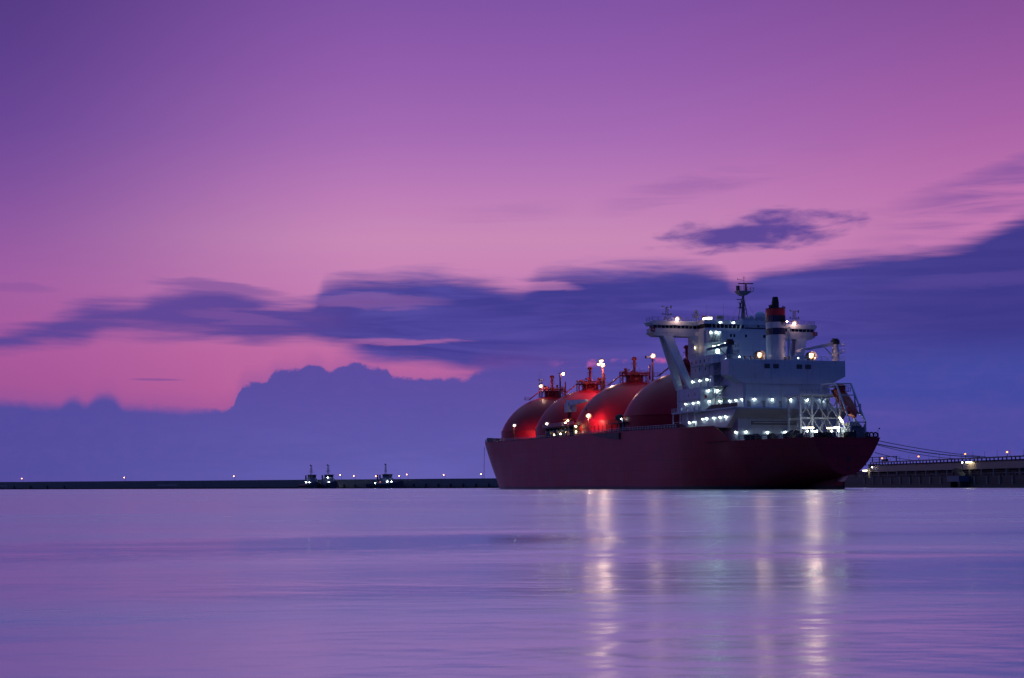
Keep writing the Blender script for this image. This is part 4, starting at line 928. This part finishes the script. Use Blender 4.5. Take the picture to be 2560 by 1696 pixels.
def bw_pt(u, y=0.0):
    """point on the breakwater seen in compass direction of image column u (full-size photo)"""
    k = (u - 1280) / 3800.0; d = BW1 - BW0
    f = (k * BW0.y - BW0.x) / (d.x - k * d.y)
    p = BW0 + d * f
    return p * (1.0 + y / p.length)
def lamp_post(p, h, label, group, arm=.9, key='lamp_orange', r=.30, zb=3.0):
    o = empty('lamp_post', (p.x, p.y, zb)); tag(o, label, 'street lamp', group)
    MB().tube((0, 0, 0), (0, 0, h - .1), .11, .07, 8).tube((0, 0, h - .1), (-arm, 0, h), .05, n=6).build('pole', 'dark', o)
    MB().box(-arm - .35, -arm + .25, -.15, .15, h - .02, h + .12).build('lamp_head', 'dark', o)
    MB().ball((-arm, 0, h - .18), r, 10).build('lamp_bulb', key, o, True)
    return o
posts = [(61, 9.3, 'leftmost small orange lamp on the breakwater'), (316, 9.3, 'second small orange lamp from the left on the breakwater'), (589, 9.5, 'third small orange lamp from the left, left of the paired tugs'),
         (854, 9.6, 'orange lamp just right of the paired tugs'), (888, 8.9, 'dim orange lamp midway between the paired tugs and the single tug'), (943, 8.6, 'orange lamp just left of the single tug mast'),
         (1001, 8.6, 'orange lamp just right of the single tug'), (1020, 9.5, 'brighter orange lamp second to the right of the single tug'), (1112, 8.9, 'lone orange lamp midway between the single tug and the ship bow'), (1205, 9.3, 'orange lamp nearest the ship bow')]
for u, z, lb in posts: lamp_post(bw_pt(u, 3.0), z - 3.0, lb, 'breakwater lamps', key='lamp_orange_far', r=.34)

# ------------------------------------------------------------------ tugs
def tug(p, rz, label, variant):
    o = empty('tugboat', (p.x, p.y, 0), rz); tag(o, label, 'tugboat', 'tugboats at the breakwater')
    st = [(-13, 3.9, 2.2), (-12, 4.5, 2.1), (-6, 4.9, 2.0), (0, 5.0, 2.2), (6, 4.6, 2.8), (10, 3.2, 3.5), (12.5, 1.4, 4.0), (13.6, .15, 4.2)]
    b = MB(); vs = []
    for x, w, zd in st:
        for sg in (1, -1): vs += [(x, sg * w * .72, -.5), (x, sg * w * .92, .8), (x, sg * w, zd), (x, sg * (w - .25), zd + .9), (x, sg * max(w - .45, .02), zd + .9), (x, sg * max(w - .45, .02), zd)]
    fs = []
    for i in range(len(st) - 1):
        for sd in (0, 6):
            for k in range(5): a = i * 12 + sd + k; fs.append((a, a + 1, a + 13, a + 12))
        fs.append((i * 12 + 5, i * 12 + 11, i * 12 + 23, i * 12 + 17))
    fs.append((0, 1, 2, 8, 7, 6)); b.add(vs, fs); b.build('tug_hull', 'tug_blue', o)
    for k in range(9):
        x = -11 + k * 2.6; w = lerp_tab([(s_[0], s_[1]) for s_ in st], x)
        for sg in (1, -1): MB().tube((x, sg * (w + .1), 1.0), (x, sg * (w + .1), 2.2), .45, n=8).build('tyre_fender', 'dark', o)
    MB().box(-4, 6, -3.2, 3.2, 2.0, 4.8).build('deckhouse', 'tug_white', o)
    MB().box(-2.5, 5, -2.7, 2.7, 4.8, 7.0).build('upper_deckhouse', 'tug_white', o)
    MB().prism([(-.5, 7.0), (4.2, 7.0), (4.7, 9.4), (-.8, 9.4)], 'y', -2.2, 2.2).build('wheelhouse', 'tug_white', o)
    for sg in (1, -1):
        for k in range(4): MB().box(-.3 + k * 1.15, .6 + k * 1.15, sg * 2.18, sg * 2.26, 8.0, 9.0).build('wheelhouse_window', 'glass', o)
    for k in range(3): MB().box(4.4, 4.75, -1.9 + k * 1.3, -.75 + k * 1.3, 8.1, 9.0).build('wheelhouse_window', 'glass', o)
    MB().box(-1.3, 5.1, -2.6, 2.6, 9.4, 9.6).build('wheelhouse_roof', 'tug_blue', o)
    for sg in (1, -1): MB().tube((-4.2, sg * 2.0, 4.6), (-4.6, sg * 2.0, 9.2), .6, .5, 12).build('funnel', 'tug_blue', o)
    m = MB()
    for a, c in ((-.5, -.5), (.5, -.5), (.5, .5), (-.5, .5)): m.tube((.6 + a, c, 9.6), (.6 + a * .6, c * .6, 16.2), .08, n=5)
    for k in range(7): m.tube((.1, -.45, 9.7 + k * .9), (1.1, .45, 10.5 + k * .9), .05, n=4); m.tube((1.1, -.45, 9.7 + k * .9), (.1, .45, 10.5 + k * .9), .05, n=4)
    for z, w in ((11.4, 2.1), (13.4, 1.5), (15.8, 1.1)): m.bar((.6, -w, z), (.6, w, z), .16)
    m.box(.2, 1.0, -.9, -.3, 15.9, 16.6); m.bar((.6, -1.2, 12.1), (.6, 1.5, 12.3), .25)
    m.build('mast', 'dark', o)
    MB().tube((-8, -1.2, 2.9), (-8, 1.2, 2.9), .9, n=14).build('towing_winch', 'dark', o)
    MB().tube((8.5, -1.2, 3.9), (8.5, 1.2, 3.9), .7, n=14).build('bow_winch', 'dark', o)
    L_ = [(6.1, 3.3, 4.4), (6.1, -3.3, 4.3), (-4.1, 3.3, 4.4), (0, 3.35, 4.5), (0, -3.35, 4.5)] if variant == 0 else [(3.5, -3.4, 4.6), (6.2, -2.5, 4.6), (-5.5, -3.2, 3.6)] if variant == 2 else [(6.1, 2.6, 4.5), (5.1, -2.5, 7.5), (-4, 3.3, 8.6), (0, 3.35, 4.4), (6.1, -2, 4.4)]
    for x, y, z in L_:
        q = MB().box(x - .12, x + .12, y - .2, y + .2, z + .2, z + .34).build('deck_lamp', 'dark', o); MB().ball((x, y, z), .30, 8).build('lens', 'lamp_tug', q, True)
    if variant == 2: MB().ball((-1.8, -3.4, 4.4), .16, 8).build('red_lamp', 'lamp_orange', o, True)
    return o
tug(bw_pt(778, -24), rad(-62), 'left tugboat of the pair moored side by side under the breakwater', 0)
tug(bw_pt(820, -24), rad(-58), 'right tugboat of the pair moored side by side, lamp high on its side', 1)
tug(bw_pt(962, -16), rad(-20), 'single tugboat lying broadside halfway between the pair and the ship', 2)

# ------------------------------------------------------------------ jetty on the right
jt = empty('jetty', (138, 579, 0), math.atan2(-.98995, .1414))
JY = 1.0 if (Matrix.Rotation(math.atan2(-.98995, .1414), 3, 'Z') @ Vector((0, 1, 0))).x > 0 else -1.0
tag(jt, 'long concrete loading jetty with open conveyor gallery on top, right of the ship', 'jetty')
def J(b, x0, x1, y0, y1, z0, z1): return b.box(x0, x1, JY * y0, JY * y1, z0, z1)
BAY = 8.7; J0, NB = -5.9, 34
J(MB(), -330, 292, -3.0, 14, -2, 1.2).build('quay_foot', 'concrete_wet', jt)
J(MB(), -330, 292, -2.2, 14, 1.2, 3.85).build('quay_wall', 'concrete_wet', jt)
J(MB(), J0, 292, .47, 13, 6.03, 6.25).build('roof_slab', 'concrete', jt)
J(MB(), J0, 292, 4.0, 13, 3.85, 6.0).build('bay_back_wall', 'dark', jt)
def shared(name, mat, *bx):
    b = MB()
    for q in bx: J(b, *q)
    return b.mesh(name, mat)
m_post = shared('bay_post', 'concrete', (-.35, .35, -.2, .6, 3.85, 6.02)); m_pier = shared('wall_pier', 'concrete', (-.5, .5, -2.6, -2.0, .6, 3.9))
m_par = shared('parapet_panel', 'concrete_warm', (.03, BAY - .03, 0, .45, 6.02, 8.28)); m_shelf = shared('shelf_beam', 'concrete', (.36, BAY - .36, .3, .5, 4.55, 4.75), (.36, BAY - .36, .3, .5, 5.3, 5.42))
m_goods = shared('stacked_goods', 'rust', (.8, 3.7, 1.2, 3.6, 3.86, 5.2), (4.4, 7.6, 1.4, 3.8, 3.86, 4.9))
m_gp = shared('gallery_post', 'dark', (-.12, .12, 0, .35, 8.3, 9.45)); m_beam = shared('gallery_roof_beam', 'steel_grey', (.02, BAY - .02, -.15, 2.4, 9.45, 9.8)); m_sill = shared('gallery_sill', 'dark', (.02, BAY - .02, -.1, 2.2, 8.28, 8.45))
m_roller = shared('conveyor_frame', 'dark', (.3, BAY - .3, .9, 1.3, 8.5, 8.8))
m_aer = MB().tube((0, 0, 0), (0, 0, 1.9), .06, .04, 5).mesh('marker_rod', 'dark')
m_rail = MB(); rail(m_rail, [(0, 0, 0), (BAY, 0, 0)], h=1.0, post=1.4, r=.04); m_rail = m_rail.mesh('quay_rail', 'steel_grey')
for i in range(NB):
    x = J0 + BAY * i; rn = random.Random(i)
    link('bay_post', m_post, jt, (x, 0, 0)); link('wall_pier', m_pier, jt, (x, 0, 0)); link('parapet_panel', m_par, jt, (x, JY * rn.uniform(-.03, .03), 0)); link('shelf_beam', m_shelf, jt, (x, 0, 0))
    if rn.random() < .75: link('stacked_goods', m_goods, jt, (x + rn.uniform(-.3, .3), 0, 0), sc=(1, 1, 1))
    link('gallery_roof_beam', m_beam, jt, (x, 0, 0)); link('gallery_sill', m_sill, jt, (x, 0, 0)); link('conveyor_frame', m_roller, jt, (x, 0, 0))
    for k in range(3): link('gallery_post', m_gp, jt, (x + k * 2.9 + (.35 if k == 1 and i % 3 else 0), 0, 0))
    link('marker_rod', m_aer, jt, (x + 2.0, JY * .3, 9.8)); link('quay_rail', m_rail, jt, (x, JY * -2.0, 3.85))
tb = MB(); J(tb, -9.5, -6.0, .5, 5, 3.85, 9.0); tb.build('end_tower', 'concrete', jt)
rr_ = MB(); rail(rr_, [(-90, JY * -2.0, 3.85), (-8, JY * -2.0, 3.85)], h=1.0, post=2.0, r=.05); rr_.build('quay_rail', 'steel_grey', jt)
for k, (x, ln, h, mt_) in enumerate(((-64, 11, 2.4, 'rust'), (-50, 9, 1.9, 'concrete'), (-38, 10, 2.6, 'rust'), (-25, 8, 2.0, 'steel_grey'), (-15, 4.5, 3.0, 'rust'))):
    sh = MB(); J(sh, x, x + ln, 2.0, 6.0, 3.85, 3.85 + h); J(sh, x - .2, x + ln + .2, 1.8, 6.2, 3.85 + h, 4.0 + h); sh.build('storage_shed', mt_, jt)
    for j in range(int(ln // 2)): J(MB(), x + .3 + 2 * j, x + 1.5 + 2 * j, 1.9, 2.0, 3.9, 3.6 + h).build('shed_panel', 'dark', jt)
# lamps of the jetty
def jpost(s_, y, zb, h, label, key, r=.3, arm=.5, group=None): return lamp_post(jet(s_, y, 0), h, label, group, arm, key, r, zb)
for s_, lb in ((4.5, 'orange lamp by the gantry frame at the far end of the jetty'), (38.5, 'orange lamp above the jetty where the lowest rope ends'), (76.5, 'orange lamp above the middle of the jetty roof'), (106.5, 'rightmost orange lamp above the jetty roof')):
    jpost(s_, .8, 9.75, 1.5, lb, 'lamp_orange', .30, .1, 'orange lamps along the jetty roof')
jpost(-.6, -1.2, 3.85, 4.1, 'white lamp on a thin pole at the far end of the jetty', 'lamp_white', .26, .1)
jpost(78.5, -1.2, 3.85, 4.6, 'white lamp on a thin pole halfway along the jetty', 'lamp_white', .22, .1)
def fluoro(s_, y, z, ln, label):
    p = jet(s_, y, 0); o = empty('strip_floodlight', (p.x, p.y, z), jt.rotation_euler.z); tag(o, label, 'floodlight')
    MB().box(-ln / 2, ln / 2, -.35, .35, .12, .3).build('housing', 'dark', o); MB().tube((-ln / 2 + .1, 0, 0), (ln / 2 - .1, 0, 0), .2, n=10).build('tube_lens', 'lamp_yellow', o)
    MB().tube((0, 0, .2), (0, JY * (abs(y) + .3), .5), .06, n=6).build('bracket', 'dark', o)
fluoro(-9.0, -.9, 6.6, 4.5, 'yellow strip floodlight low beside the ship stern')
fluoro(82.5, -.9, 8.3, 4.2, 'yellow strip floodlight under the jetty roof, halfway along')
# gantry frame over the far end
gf = empty('gantry_frame', jet(0, 1, 9.8)[:], jt.rotation_euler.z); tag(gf, 'dark steel gantry frame standing on the far end of the jetty roof', 'gantry')
for k, x in enumerate((-13, -6, 1, 8, 17.5)): MB().box(x - .15, x + .15, -.15, .15, -1.3 if x < -6.5 else 0, 1.6).build('gantry_post', 'dark', gf)
MB().box(-13.2, 18.2, -.2, .2, 1.6, 1.85).build('gantry_beam', 'dark', gf)
MB().box(-13.2, 8.2, -.1, .1, .7, .85).build('gantry_rail', 'dark', gf)
MB().box(4.5, 8.8, -.4, .4, .1, .9).build('gantry_cabinet', 'dark', gf)
# mooring winch on a blue platform at the quay edge
mp = empty('mooring_platform', jet(82, -4.5, 0)[:], jt.rotation_euler.z); tag(mp, 'dark mooring hook machine on a blue steel stand at the quay edge', 'mooring winch')
MB().box(-4.5, 4.5, -1.8, 1.8, 2.0, 3.9).build('steel_stand', 'blue_steel', mp)
for x in (-3.6, 3.6): MB().box(x - .4, x + .4, -1.2, 1.2, -2.0, 2.0).build('stand_pile', 'dark', mp)
MB().prism([(-3.5, 3.9), (3.5, 3.9), (2.2, 5.0), (1.2, 5.2), (.6, 6.3), (-.4, 6.5), (-.9, 5.4), (-2.6, 4.9)], 'y', -1.0, 1.0).build('hook_body', 'dark', mp)
MB().tube((-1.5, -1.3, 4.9), (-1.5, 1.3, 4.9), .7, n=14).build('hook_drum', 'dark', mp)
